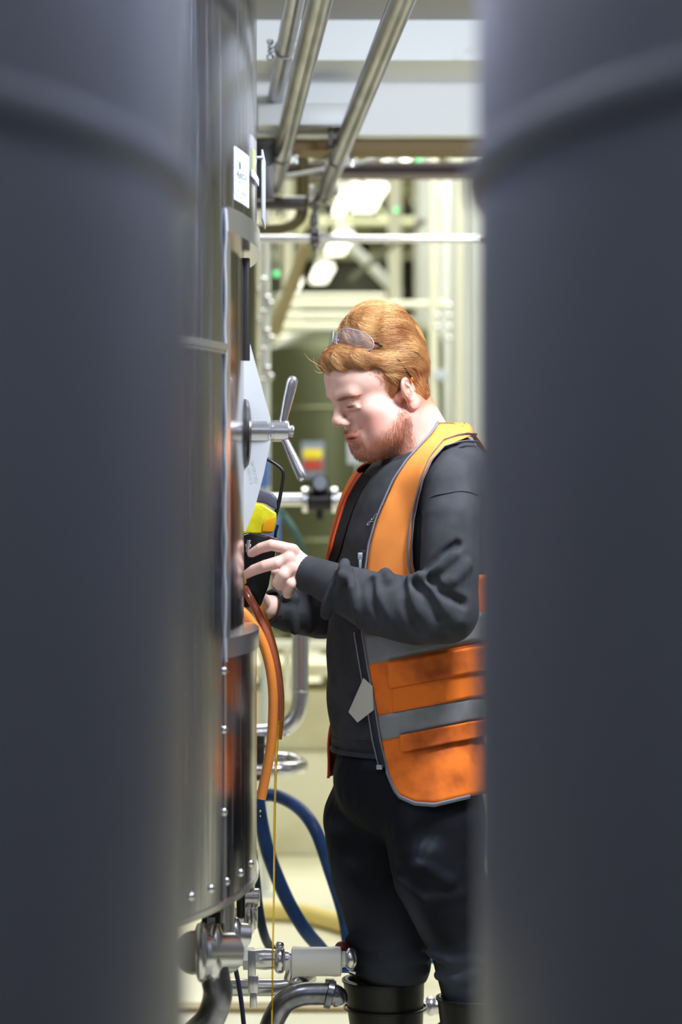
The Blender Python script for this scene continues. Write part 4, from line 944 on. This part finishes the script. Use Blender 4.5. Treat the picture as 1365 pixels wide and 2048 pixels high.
dd = (np.array([[-.5, 0, -.8]])@HM)+rng.normal(0, .15, (len(fd), 3)); Lb = rng.uniform(.005, .010, len(fd))[:, None]
so = strands('faded_sideburn', None, [(p0-gn*.001).astype(np.float32), (p0+gn*.0006+dd*Lb*.5).astype(np.float32), (p0+gn*.0008+dd*Lb).astype(np.float32)], hair_m, ho, .0003, .0001)
set_col(so, np.tile(np.array(lin((176, 116, 74))), (len(so.data.vertices), 1)))
bi = np.where((brow > .4) & (hd > 0))[0]; bi = rng.choice(bi, 420); p0 = hv[bi].astype(np.float32); gn = grad(head_skin, p0, .002); gn /= np.linalg.norm(gn, axis=1)[:, None]
dd = np.stack([-.25+0*bi, np.sign(q[bi, 1]), .15+0*bi], 1)@HM; Lb = rng.uniform(.004, .007, len(bi))[:, None]
strands('eyebrow', None, [p0, (p0+gn*.0006+dd*Lb*.5).astype(np.float32), (p0+gn*.0008+dd*Lb).astype(np.float32)], beard_m, person, .0003, .0001)
# ------------------------------------------------------------------ sweatshirt
def folds(p, lst):
    """lst: (pixel path at depth, radius, blend)"""
    pass
RIDGE = [  # raised creases on the near sleeve, (points, radius)
    ([(690, 1128, 4.70), (684, 1150, 4.672), (668, 1180, 4.69), (655, 1205, 4.70), (652, 1228, 4.72)], .011),
    ([(700, 1140, 4.68), (704, 1175, 4.655), (712, 1215, 4.655), (722, 1250, 4.67)], .008),
    ([(752, 1158, 4.665), (755, 1190, 4.645), (772, 1228, 4.64), (800, 1250, 4.64)], .009),
    ([(818, 1158, 4.64), (824, 1188, 4.618), (838, 1222, 4.612), (870, 1262, 4.62)], .009),
    ([(842, 1152, 4.63), (866, 1176, 4.612), (888, 1212, 4.605), (912, 1240, 4.61)], .010),
    ([(905, 1110, 4.618), (880, 1132, 4.615), (855, 1150, 4.625), (835, 1160, 4.635)], .010),
    ([(935, 1130, 4.625), (905, 1160, 4.608), (880, 1172, 4.612)], .009),
    ([(780, 1160, 4.655), (776, 1150, 4.665), (772, 1146, 4.68)], .010),
]
GROOVE = [
    ([(676, 1150, 4.68), (664, 1185, 4.685), (660, 1215, 4.69)], .006), ([(740, 1160, 4.655), (744, 1200, 4.635), (765, 1240, 4.635)], .007),
    ([(804, 1158, 4.64), (806, 1195, 4.612), (820, 1235, 4.608), (850, 1270, 4.62)], .007), ([(832, 1166, 4.625), (856, 1196, 4.600), (880, 1235, 4.60)], .007),
    ([(862, 1158, 4.615), (890, 1188, 4.60), (925, 1206, 4.61)], .008), ([(915, 1090, 4.625), (880, 1115, 4.618), (850, 1135, 4.625)], .007),
]
def sleeve_near(p):
    d = smin(s_path(p, UA, UR), s_path(p, FA, FR), .015)
    for pts, r in RIDGE: d = smin(d, s_path(p, [P(*q) for q in pts], [r]*len(pts)), .014)
    for pts, r in GROOVE: d = smax(d, -s_path(p, [P(*q) for q in pts], [r]*len(pts)), .012)
    # rib cuff: cut the end clean
    ax = (FA[-1]-FA[-2])/np.linalg.norm(FA[-1]-FA[-2]); t = (p-FA[-1].astype(np.float32))@ax.astype(np.float32)
    t = t+.0
    inner = s_path(p, [FA[-3], FA[-2], FA[-1]+ax*.05], [.036, .029, .0275])
    d = smax(d, t-.004, .003); d = np.where(t > -.03, smax(d, -inner, .002), d)
    return d+wob(p, 55)*.0016
def sleeve_far(p):
    d = smin(s_path(p, UF, UFR), s_path(p, FF, FFR), .015); ax = (FF[-1]-FF[-2])/np.linalg.norm(FF[-1]-FF[-2]); t = (p-FF[-1].astype(np.float32))@ax.astype(np.float32)
    for pts, r in [([(640, 1182, 5.04), (636, 1215, 5.02), (650, 1262, 5.03)], .009), ([(585, 1180, 4.99), (583, 1220, 4.975), (590, 1262, 4.99)], .008), ([(612, 1184, 5.01), (606, 1225, 4.99), (618, 1262, 5.01)], .008), ([(545, 1178, 4.97), (556, 1190, 4.95), (590, 1196, 4.975)], .006)]:
        d = smin(d, s_path(p, [P(*q) for q in pts], [r]*len(pts)), .014)
    inner = s_path(p, [FF[-2], FF[-1]+ax*.05], [.036, .029]); d = smax(d, t-.004, .003); d = np.where(t > -.025, smax(d, -inner, .002), d)
    return d+wob(p, 60)*.002
HEMZ = TZ[0]+.028
def sweat(p):
    d = torso_core(p)+wob(p, 26)*.003+np.sin(p[:, 2]*60+p[:, 0]*40+2*np.sin(p[:, 1]*30))*.0018*np.clip((1.2-p[:, 2])*4, 0, 1)
    d = smax(d, HEMZ-p[:, 2], .008)
    d = smin(d, shoulders(p)+wob(p, 30)*.002, .045)
    d = smin(d, sleeve_near(p), .022); d = smin(d, sleeve_far(p), .03)
    # neckline: plane sloping down toward the chest, with a raised rib
    n_ = A(-.36, -.10, .92); n_ = n_/np.linalg.norm(n_); o_ = P(838, 899, 4.90).astype(np.float32)
    hgt = (p-o_)@n_
    col = np.sqrt((neck(p)-.006)**2+(hgt+.004)**2)-.007
    d = smax(d, hgt, .006); d = smin(d, smax(np.abs(neck(p)-.004)-.004, np.abs(hgt+.004)-.011, .003), .008)
    return d
cv, cf = surfnet(sweat, (-.17, 4.52, HEMZ-.02), (.46, 5.24, 1.50), .0036)
sw = obj('sweatshirt', (cv, cf), fab_sweat, person, 180)
# seams and hem rib
def ringpath(zf, off, n=80, f=torso_core):
    ps = [np.array([tc(zf), YB, zf])+.16*(math.cos(a)*fB+math.sin(a)*lB) for a in np.linspace(0, 2*PI, n)]
    q = project(f, np.array(ps), off); q[:, 2] = zf; return q
obj('hem_rib', tube(ringpath(HEMZ+.03, .0005), .0016, 8)+tube(ringpath(HEMZ+.004, .001), .006, 8), fab_sweat, sw, 180)
ap = hit(sweat, [845, 868, 895, 920, 940, 956], [1008, 992, 986, 982, 984, 990], 4.4)
obj('shoulder_seam', tube(catmull(ap[:], 5), .0017, 8), fab_sweat, sw, 180)
ca_ = (FA[-1]-FA[-2]); ca_ = ca_/np.linalg.norm(ca_); cen = FA[-1]-ca_*.062
print_m = mat('chest_print', (226, 230, 236), .7)
def chest_glyph(pts, r=.0016):
    pp = hit(sweat, [a for a, b in pts], [b for a, b in pts], 4.5, off=.0008); return tube(catmull(pp, 5), r, 8, squash=.4)
z_ = lambda a, b: (711+a*80/1365, 980+b*100/1706)
obj('chest_print', chest_glyph([z_(1050, 400), z_(940, 500), z_(870, 600), z_(820, 720)], .0015)+chest_glyph([z_(715, 810), z_(650, 900), z_(600, 1000), z_(555, 990)], .0013)
    + chest_glyph([z_(590, 1070), z_(500, 1070), z_(430, 1130), z_(410, 1190), z_(460, 1200), z_(500, 1130), z_(550, 1070)], .0010), print_m, sw)

# ------------------------------------------------------------------ vest
def vbase(p): return smin(torso_core(p), shoulders(p), .05)
def vlow(p):
    d = s_ell(p, P(812, 1555, 4.92), (.150, .165, .13)); d = smin(d, s_path(p, [BH['nh'], P(868, 1640, 4.82), BH['nk']], [.102, .104, .092]), .02)
    return smin(torso_core(p), d-.003, .03)
FE = [(1608, 845), (1600, 808), (1590, 798), (1570, 786), (1530, 776), (1480, 764), (1430, 756), (1330, 738), (1270, 728), (1200, 725), (1150, 732), (1090, 740), (1040, 754), (1000, 771), (960, 789), (920, 816), (890, 843), (868, 864), (850, 876), (842, 880)]
FE_y = np.array([a for a, b in FE][::-1], float); FE_x = np.array([b for a, b in FE][::-1], float)
AE_y = np.array([842, 850, 868, 885, 893, 920, 960, 1000, 1040, 1090, 1130, 1165], float)
AE_x = np.array([925, 940, 952, 905, 888, 864, 846, 836, 828, 824, 826, 836], float)
def front(y): return np.interp(y, FE_y, FE_x)
def arm(y): return np.interp(y, AE_y, AE_x)
def tors_x(px, py):   # azimuth about the torso axis of the surface point under a pixel
    q = hit(vlow, px, py, 4.5, 5.2, .013); z = q[:, 2]; d = q-np.stack([tc(z), 0*z+YB, z], 1); return np.arctan2(d@lB, d@fB), z
def grid(Pts):
    Pts = np.asarray(Pts); a, b, _ = Pts.shape
    return G().add(Pts.reshape(-1, 3), [(i*b+j, i*b+j+1, (i+1)*b+j+1, (i+1)*b+j) for i in range(a-1) for j in range(b-1)])
def solid(o, t, off=-1):
    m = o.modifiers.new('thickness', 'SOLIDIFY'); m.thickness = t; m.offset = off; return o
def pxpatch(x0f, x1f, ys, n, off, f=vbase, Y0=4.5):
    rows = []
    for y in ys:
        xs = np.linspace(x0f(y), x1f(y), n); rows.append(hit(f, xs, np.full(n, y, float), Y0, 5.25, off))
    return np.array(rows)
# lower vest: wraps from the front edge round the back
def lower_patch(top, bot, ny, nx, off, s1=1.0, x0=None, psi_end=2.9):
    """top/bot: pixel row as a function of column; columns continue round the body by azimuth"""
    rows = []
    for v in np.linspace(0, 1, ny):
        # start column: front edge at that row
        xs = 770.
        for _ in range(4): y = bot(xs)*v+top(xs)*(1-v); xs = front(y) if x0 is None else max(front(y), x0(y))
        yy0 = bot(xs)*v+top(xs)*(1-v); a0, z0 = tors_x([xs], [yy0])
        xe = 940.; ye = bot(xe)*v+top(xe)*(1-v); a1, z1 = tors_x([xe], [ye])
        n1 = int(nx*.75); u = np.linspace(0, 1, n1); xcol = xs+(xe-xs)*u; yrow = bot(xcol)*v+top(xcol)*(1-v)
        r1 = hit(vlow, xcol, yrow, 4.5, 5.2, off)
        if s1 > .5:
            an = np.linspace(float(a1[0]), psi_end, nx-n1+1)[1:]; zz_ = float(r1[-1, 2])
            r2 = np.array([np.array([tc(zz_), YB, zz_])+.17*(math.cos(a)*fB+math.sin(a)*lB) for a in an]); r2 = project(vlow, r2, off); r2[:, 2] = zz_; r1 = np.concatenate([r1, r2])
        rows.append(r1)
    return np.array(rows)
OFF = .014
hemf = lambda x: np.interp(x, [770, 782, 790, 800, 830, 870, 945, 1000], [1532, 1562, 1580, 1593, 1606, 1609, 1591, 1585])
def wavy(Pts, amp=.0022, seed=0):
    q = Pts.reshape(-1, 3).astype(np.float32); d = wob(q+seed, 38)*amp+wob(q*1.9+seed, 60)*amp*.4
    n_ = q-np.stack([tc(q[:, 2]), 0*q[:, 2]+YB, q[:, 2]], 1); n_[:, 2] = 0; n_ /= np.linalg.norm(n_, axis=1)[:, None]; return (q+n_*d[:, None]).reshape(Pts.shape)
lowP = wavy(lower_patch(lambda x: 1150+0*x, hemf, 46, 60, OFF))
vest = obj('safety_vest', grid(lowP), vest_m, person, 180); vest.data.materials[0] = vest_m; solid(vest, .0022)
vest['label'] = 'orange safety vest with grey reflective bands'
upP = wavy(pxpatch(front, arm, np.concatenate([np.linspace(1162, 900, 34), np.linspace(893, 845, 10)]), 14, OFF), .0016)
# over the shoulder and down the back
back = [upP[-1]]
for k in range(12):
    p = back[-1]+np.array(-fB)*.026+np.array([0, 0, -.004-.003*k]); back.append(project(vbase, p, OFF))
up = obj('chest_panel', grid(np.concatenate([upP, np.array(back[1:])])), mat('lit_clean_orange_vest', (250, 152, 74), .7, noise=7, rgb2=(226, 116, 44), fac=(.62, .8), bump=(500, .12, .0006), spec=.25), vest, 180); solid(up, .0022)  # less dirt here, plus strong light painted in as a paler orange
# far half: from the far front edge round the back
rows = []
fe_y = [1530, 1480, 1400, 1300, 1200, 1110, 1060, 1000, 950, 925]
for y in np.linspace(1560, 925, 40):
    z = CZ+(1024-y)/F*YB; a0 = math.radians(np.interp(y, [925, 1000, 1100, 1180, 1440, 1560], [-16, -22, -26, -62, -62, -36]))
    an = np.linspace(a0, -PI-.15 if y > 1100 else -1.9, 26)
    q = np.array([np.array([tc(z), YB, z])+.17*(math.cos(a)*fB+math.sin(a)*lB) for a in an]); q = project(torso_core, q, OFF+.004)
    rows.append(q)
rows = np.array(rows); farp = obj('far_panel', grid(rows), vest_m, vest, 180); solid(farp, .0022)
fe = rows[:, 0]
obj('far_edge', tube(catmull(fe[:], 2), .0028, 8), orange_trim, vest, 180)
lf = fe[26:]; b2 = project(vbase, lf+np.array(lB)*.017, OFF+.003); obj('far_band', grid(np.stack([lf, (lf+b2)/2, b2], 1)), band_m, vest, 180); obj('far_edge', tube(catmull(b2, 2), .0026, 8), orange_trim, vest, 180)
obj('far_lining', grid(np.stack([b2, project(vbase, b2+np.array(lB)*.015, .004), project(vbase, b2+np.array(lB)*.025, .002)], 1)), vest_in, vest, 180)
# bands
def band(t0, b0, ny, off, name, m, x0=None, s1=1.0, xe=None): return solid(obj(name, grid(wavy(lower_patch(t0, b0, ny, 60, off, s1, x0))), m, vest, 180), .0012)
lnf = lambda x0, y0, x1, y1: (lambda x: y0+(x-x0)*(y1-y0)/(x1-x0))
band(lnf(728, 1268, 948, 1224), lnf(738, 1330, 948, 1285), 6, OFF+.0022, 'reflective_band', band_m)
band(lnf(757, 1432, 948, 1391), lnf(764, 1481, 948, 1444), 6, OFF+.0032, 'reflective_band', band_m)
# pockets and flaps
flapc = lambda y0: None
def pocket(x0, ytl, ybl, slope, name, off, rnd=8):
    top = lambda x: ytl+(x-x0)*slope
    bot = lambda x: ybl+(x-x0)*slope-np.where(x < x0+rnd, (x0+rnd-x)**2/rnd*1.0, 0)
    return solid(obj(name, grid(wavy(lower_patch(top, bot, 10, 60, off, 1.0, x0=lambda y: x0))), vest_m, vest, 180), .0022)
pocket(776, 1326, 1378, -.19, 'pocket_flap', OFF+.0075)
pocket(800, 1470, 1505, -.19, 'pocket_flap', OFF+.0085)
pocket(786, 1372, 1425, -.19, 'pocket', OFF+.0042, 1)
# bindings and zip
def fepath(ys, dx, off): return hit(vbase, np.array([front(y)+dx for y in ys]), np.array(ys, float), 4.5, 5.25, off)
ys = np.linspace(1535, 1100, 60)
obj('front_binding', tube(fepath(np.linspace(1500, 845, 90), -3, OFF+.001), .0042, 10, squash=.5), trim_m, vest, 180)
hx_ = np.linspace(775, 940, 50); hemq = hit(vlow, hx_, hemf(hx_)+1, 4.5, 5.2, OFF+.001)
obj('hem_binding', tube(np.concatenate([fepath(np.linspace(1500, 1538, 6), -2, OFF+.001)[:-1], hemq]), .0048, 10, squash=.6), trim_m, vest, 180)
ay = np.concatenate([np.linspace(1165, 893, 50), [885, 882, 884]]); ax_ = np.array([arm(y) for y in ay[:50]]+[915, 935, 955])
aq = hit(vbase, ax_, ay, 4.5, 5.25, OFF+.0012)
obj('armhole_binding', tube(aq, list(np.interp(np.linspace(0, 1, 20), [0, .2, .6, .8, 1], [.0045, .0045, .0045, .005, .0045])), 10, squash=.32), trim_m, vest, 180)
aq2 = hit(vbase, ax_-np.interp(ay, [885, 1165], [2, 10]), ay-np.interp(ay, [880, 893, 1000], [14, 12, 0]), 4.5, 5.25, OFF+.0015)
obj('armhole_stripe', tube(aq2, list(np.interp(np.linspace(0, 1, 20), [0, .5, .75, .9, 1], [.0095, .0085, .005, .005, .005])), 10, squash=.22), trim_m, vest, 180)
tape = grid(np.stack([fepath(ys, -18, OFF-.001), fepath(ys, -10, OFF+.0005), fepath(ys, -2, OFF+.002)], 1)); solid(obj('zip_tape', tape, mat('zip_tape_fabric', (44, 46, 54), .8), vest, 180), .0015)
tq = fepath(np.linspace(1530, 1266, 96), -19, OFF); zt = G()
for k in range(len(tq)): zt += box(tq[k], (.0028, .003, .0016), bev=0)
obj('zip_teeth', zt, zip_m, vest, 0)
sl = hit(vbase, [721], [1112], 4.5, off=OFF+.004)[0]
obj('zip_slider', box(sl, (.010, .005, .014), bev=.002)+box(sl+np.array([0, -.003, -.016]), (.006, .002, .018), bev=.0008)+box(sl+np.array([0, -.004, -.021]), (.0028, .0012, .005), bev=0)+box(tq[0]+np.array([.002, -.002, -.004]), (.012, .005, .009), bev=.001), zip_m, vest)
fq = fe[(np.linspace(1560, 925, 40) > 1105)]; zt = G(); fz = catmull(fq, 4)
for k in range(0, len(fz), 1): zt += box(fz[k]+np.array(fB)*.002, (.003, .003, .0016), bev=0)
obj('zip_teeth', zt, MATS['dark_steel'], vest, 0)
# white tag hanging at the zip
tg = hit(torso_core, [728, 746, 748, 716, 698], [1356, 1372, 1420, 1445, 1424], 4.5, off=OFF+.004)
g = G().add(tg, [(0, 1, 2, 3, 4)]); tgo = solid(obj('tag', g, mat('tag_cloth', (196, 194, 184), .8, bump=(40, .3, .002)), vest, 0), .001); tgo['label'] = 'off-white cloth tag'

# ------------------------------------------------------------------ trousers and boots
def trous(p):
    d = s_ell(p, P(812, 1555, 4.92), (.150, .165, .13))
    d = smin(d, s_path(p, [BH['fh'], P(742, 1640, 4.99), BH['fk'], P(778, 1870, 4.99), P(785, 1925, 4.99), P(780, 1955, 5.0)], [.100, .098, .083, .080, .079, .060]), .02)
    n2 = s_path(p, [BH['nh'], P(868, 1640, 4.82), BH['nk'], P(925, 1870, 4.80), P(934, 1925, 4.80), P(940, 1990, 4.80)], [.102, .104, .092, .075, .066, .056])
    d = smin(d, n2, .012)
    for pts, r in [
                   ([(700, 1880, 4.95), (740, 1892, 4.915), (800, 1880, 4.92)], .010), ([(702, 1912, 4.95), (750, 1925, 4.915), (850, 1915, 4.93)], .012), ([(706, 1938, 4.95), (760, 1946, 4.92), (848, 1940, 4.94)], .011),
                   ([(860, 1905, 4.76), (900, 1925, 4.74), (945, 1915, 4.75)], .010), ([(878, 1950, 4.76), (910, 1958, 4.745), (950, 1950, 4.75)], .009), ([(800, 1760, 4.76), (850, 1800, 4.727), (920, 1790, 4.73)], .006), ([(805, 1690, 4.76), (850, 1730, 4.722), (900, 1765, 4.722)], .006)]:
        d = smin(d, s_path(p, [P(*q) for q in pts], [r]*len(pts)), .016)
    d = smax(d, p[:, 2]-(HEMZ+.05), .01)
    return d+wob(p, 30)*.0035+wob(p*1.7, 60)*.0015
tv, tf = surfnet(trous, (-.10, 4.66, .36), (.42, 5.14, HEMZ+.08), .0042)
tro = obj('trousers', (tv, tf), fab_trouser, person, 180)
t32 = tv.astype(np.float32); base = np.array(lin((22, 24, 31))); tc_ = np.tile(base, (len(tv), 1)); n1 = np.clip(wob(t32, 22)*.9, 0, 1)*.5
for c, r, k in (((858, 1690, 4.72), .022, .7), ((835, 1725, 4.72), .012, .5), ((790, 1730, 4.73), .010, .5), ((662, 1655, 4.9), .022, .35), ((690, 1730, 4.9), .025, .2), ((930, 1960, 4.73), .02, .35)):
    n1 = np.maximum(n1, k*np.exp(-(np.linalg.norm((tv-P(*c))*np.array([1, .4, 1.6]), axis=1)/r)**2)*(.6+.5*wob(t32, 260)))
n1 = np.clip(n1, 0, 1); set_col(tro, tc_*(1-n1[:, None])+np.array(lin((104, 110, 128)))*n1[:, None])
def boot(top, c0, r, zt):
    zt_ = zt
    def f(p):
        g0 = c0
        d = s_path(p, [np.array([top[0], top[1], zt]), np.array([c0[0], c0[1], .16]), np.array([c0[0], c0[1], .09])], [r, r*.78, .056])
        d = smin(d, s_path(p, [c0+np.array([.045, .01, .052]), c0+np.array([-.06, -.02, .052]), c0+np.array([-.155, -.05, .045])], [.042, .044, .038]), .04)
        d = smax(d, p[:, 2]-zt, .003); d = smax(d, .012-p[:, 2], .004)
        inner = s_path(p, [np.array([top[0], top[1], zt+.05]), np.array([top[0]*.8+c0[0]*.2, top[1], zt-.12])], [r-.006, r-.02]); d = smax(d, -inner, .002)
        sole = smax(s_path(p*A(1, 1, 0)+A(0, 0, .0), [c0+np.array([.05, .01, 0]), c0+np.array([-.155, -.05, 0])], [.046, .046]), np.abs(p[:, 2]-.013)-.012, .003)
        return smin(d, sole, .004)
    v, fc = surfnet(f, (top[0]-.30, top[1]-.16, -.005), (top[0]+.14, top[1]+.14, zt+.02), .005)
    g = G(); 
    b = obj('boot', (v, fc), rub_boot, person, 180)
    for z in (zt-.004, zt-.06):
        obj('boot_rib', lathe([(r-.001, -.003), (r+.0025, -.002), (r+.0025, .002), (r-.001, .003)], (top[0]+(c0[0]-top[0])*(zt-z)/(zt-.16), top[1], z), ez, 48, closed=True), rub_boot, b, 60)
boot(P(768, 0, 5.0)*np.array([1, 1, 0]), np.array([P(775, 0, 5.0)[0]+.005, 5.0, 0]), .0845, CZ+(1024-1956)/F*5.0)
boot(P(950, 0, 4.8)*np.array([1, 1, 0]), np.array([P(955, 0, 4.8)[0]+.005, 4.8, 0]), .075, CZ+(1024-1992)/F*4.8)

# ------------------------------------------------------------------ safety glasses pushed up on the hair
gl = thing('safety_glasses', H2W([[.04, 0, .14]])[0], 'clear safety glasses pushed up onto the ginger hair', 'glasses')
bar_u = lambda v: .056-.038*(v/.081)**2; bar_w = lambda v: .144-.027*(v/.081)**2
dn = np.array([math.sin(hp)*.75+.18, 0, -math.cos(hp)]); dn /= np.linalg.norm(dn)
lens_m = mat('clear_lens', (150, 148, 165), .05, spec=.5, alpha=.14); lrim = mat('lens_edge', (170, 172, 190), .1, spec=.9, alpha=.6)
for s in (1, -1):
    rowsg = []; edge = []
    def lp(a, h):
        v = .007+a*.073; mid = s*v; u, w_ = bar_u(v), bar_w(v)
        hh = .0235*(1-.30*a); return H2W([np.array([u, mid, w_])+dn*(h*hh-.002+.004*a)+np.array([.006*(1-h*h), 0, 0])])[0]
    n_ = 17
    for i in range(n_):
        t = i/(n_-1); a = .5-.5*math.cos(PI*t); lim = (1-abs(2*a-1)**2.6)**(1/2.6)
        rowsg.append([lp(a, h*max(lim, .02)) for h in np.linspace(-1, 1, 11)])
    rg = np.array(rowsg); o = solid(obj('lens', grid(rg), lens_m, gl, 180), .0018)
    ed = np.concatenate([rg[:, 0], rg[::-1, -1][:-1], rg[:1, 0]]); obj('lens_rim', tube(ed, .0011, 8, caps=False), lrim, gl, 180)
obj('nose_bridge', tube(catmull([H2W([[bar_u(.008)+.003, v, bar_w(.008)-.002]])[0]+np.array([0, 0, .0]) for v in (-.009, 0, .009)], 5), .0022, 8), lrim, gl, 180)
for s in (1, -1):
    hq = H2W([[bar_u(.079), s*.080, bar_w(.079)]])[0]
    pts = [hq, H2W([[.008, s*.076, .108]])[0], H2W([[-.004, s*.075, .090]])[0], H2W([[-.012, s*.0868, .0725]])[0], H2W([[-.019, s*.0875, .056]])[0], H2W([[-.025, s*.0870, .040]])[0], H2W([[-.034, s*.083, .018]])[0]]
    cpth = catmull(pts, 6); n_ = len(cpth)
    obj('hinge', tube(cpth[:4], .0046, 10, squash=.5), plastic_black, gl, 180)
    obj('temple_arm', tube(cpth[4:35], .0026, 8, squash=.6), plastic_black, gl, 180)
    obj('temple_tip', tube(cpth[33:36], .003, 8, squash=.6), mat('orange_tip', (236, 138, 30), .5) if s == 1 else MATS['orange_tip'], gl, 180)

# ------------------------------------------------------------------ handheld device
DY = 4.845
dv_ = thing('handheld_device', P(520, 1130, DY), 'black and yellow handheld device leaning at the hatch under the worker\'s hand', 'device')
def prism(pts, Y0, Y1, bev=.003):
    bm = bmesh.new(); n = len(pts); a = [bm.verts.new(P(x, y, 4.84)*np.array([1, 0, 1])+np.array([0, Y0, 0])) for x, y in pts]; b = [bm.verts.new(P(x, y, 4.84)*np.array([1, 0, 1])+np.array([0, Y1, 0])) for x, y in pts]
    bm.faces.new(a); bm.faces.new(b[::-1])
    for i in range(n): bm.faces.new((a[(i+1) % n], a[i], b[i], b[(i+1) % n]))
    bmesh.ops.recalc_face_normals(bm, faces=bm.faces[:]); bmesh.ops.bevel(bm, geom=bm.edges[:], offset=bev, segments=3, affect='EDGES', profile=.5)
    bm.verts.index_update(); g = G().add([v.co for v in bm.verts], [[v.index for v in f.verts] for f in bm.faces]); bm.free(); return g
obj('lower_case', prism([(472, 1072), (500, 1064), (554, 1076), (553, 1100), (548, 1120), (538, 1170), (522, 1212), (486, 1216), (462, 1150)], 4.812, 4.88, .004), mat('gloss_black', (9, 9, 11), .25), dv_, 50)
obj('corner_strip', prism([(536, 1071), (555, 1077), (554, 1096), (534, 1092)], 4.809, 4.86, .002), maroon_m, dv_, 50)
obj('clip_screw', cyl(P(497, 1090, 4.805), P(496, 1096, 4.815), .006)+cyl(P(498, 1080, 4.806), P(495, 1105, 4.806), .0045), steel, dv_)
obj('yellow_body', prism([(478, 1070), (486, 1020), (500, 1004), (528, 1008), (554, 1026), (553, 1042), (546, 1066), (520, 1068)], 4.815, 4.872, .005), plastic_yellow, dv_, 50)
obj('amber_panel', prism([(524, 1064), (527, 1046), (536, 1038), (552, 1032), (550, 1048), (545, 1065)], 4.8115, 4.83, .003), amber_m, dv_, 50)
obj('grey_head', prism([(488, 1018), (500, 980), (520, 977), (545, 986), (554, 996), (554, 1020), (530, 1007), (505, 1002)], 4.818, 4.87, .004), plastic_grey, dv_, 50)
obj('head_facet', prism([(492, 1003), (504, 981), (520, 977), (512, 1003)], 4.8155, 4.83, .002), mat('slate_light', (100, 102, 118), .35), dv_, 50)
hd_ = catmull([P(505, 925, 4.845), P(530, 918, 4.845), P(548, 926, 4.845), P(563, 938, 4.845), P(567, 950, 4.845), P(563, 980, 4.845), P(558, 1005, 4.845), P(552, 1028, 4.845), P(549, 1040, 4.845)], 6)
obj('carry_handle', tube(hd_, [.0035, .0036, .0036, .0036, .0042, .0045], 12), plastic_black, dv_, 60)
obj('side_rail', tube(catmull([P(556, 1050, 4.86), P(551, 1070, 4.86), P(553, 1085, 4.87)], 4), .003, 8), plastic_black, dv_)
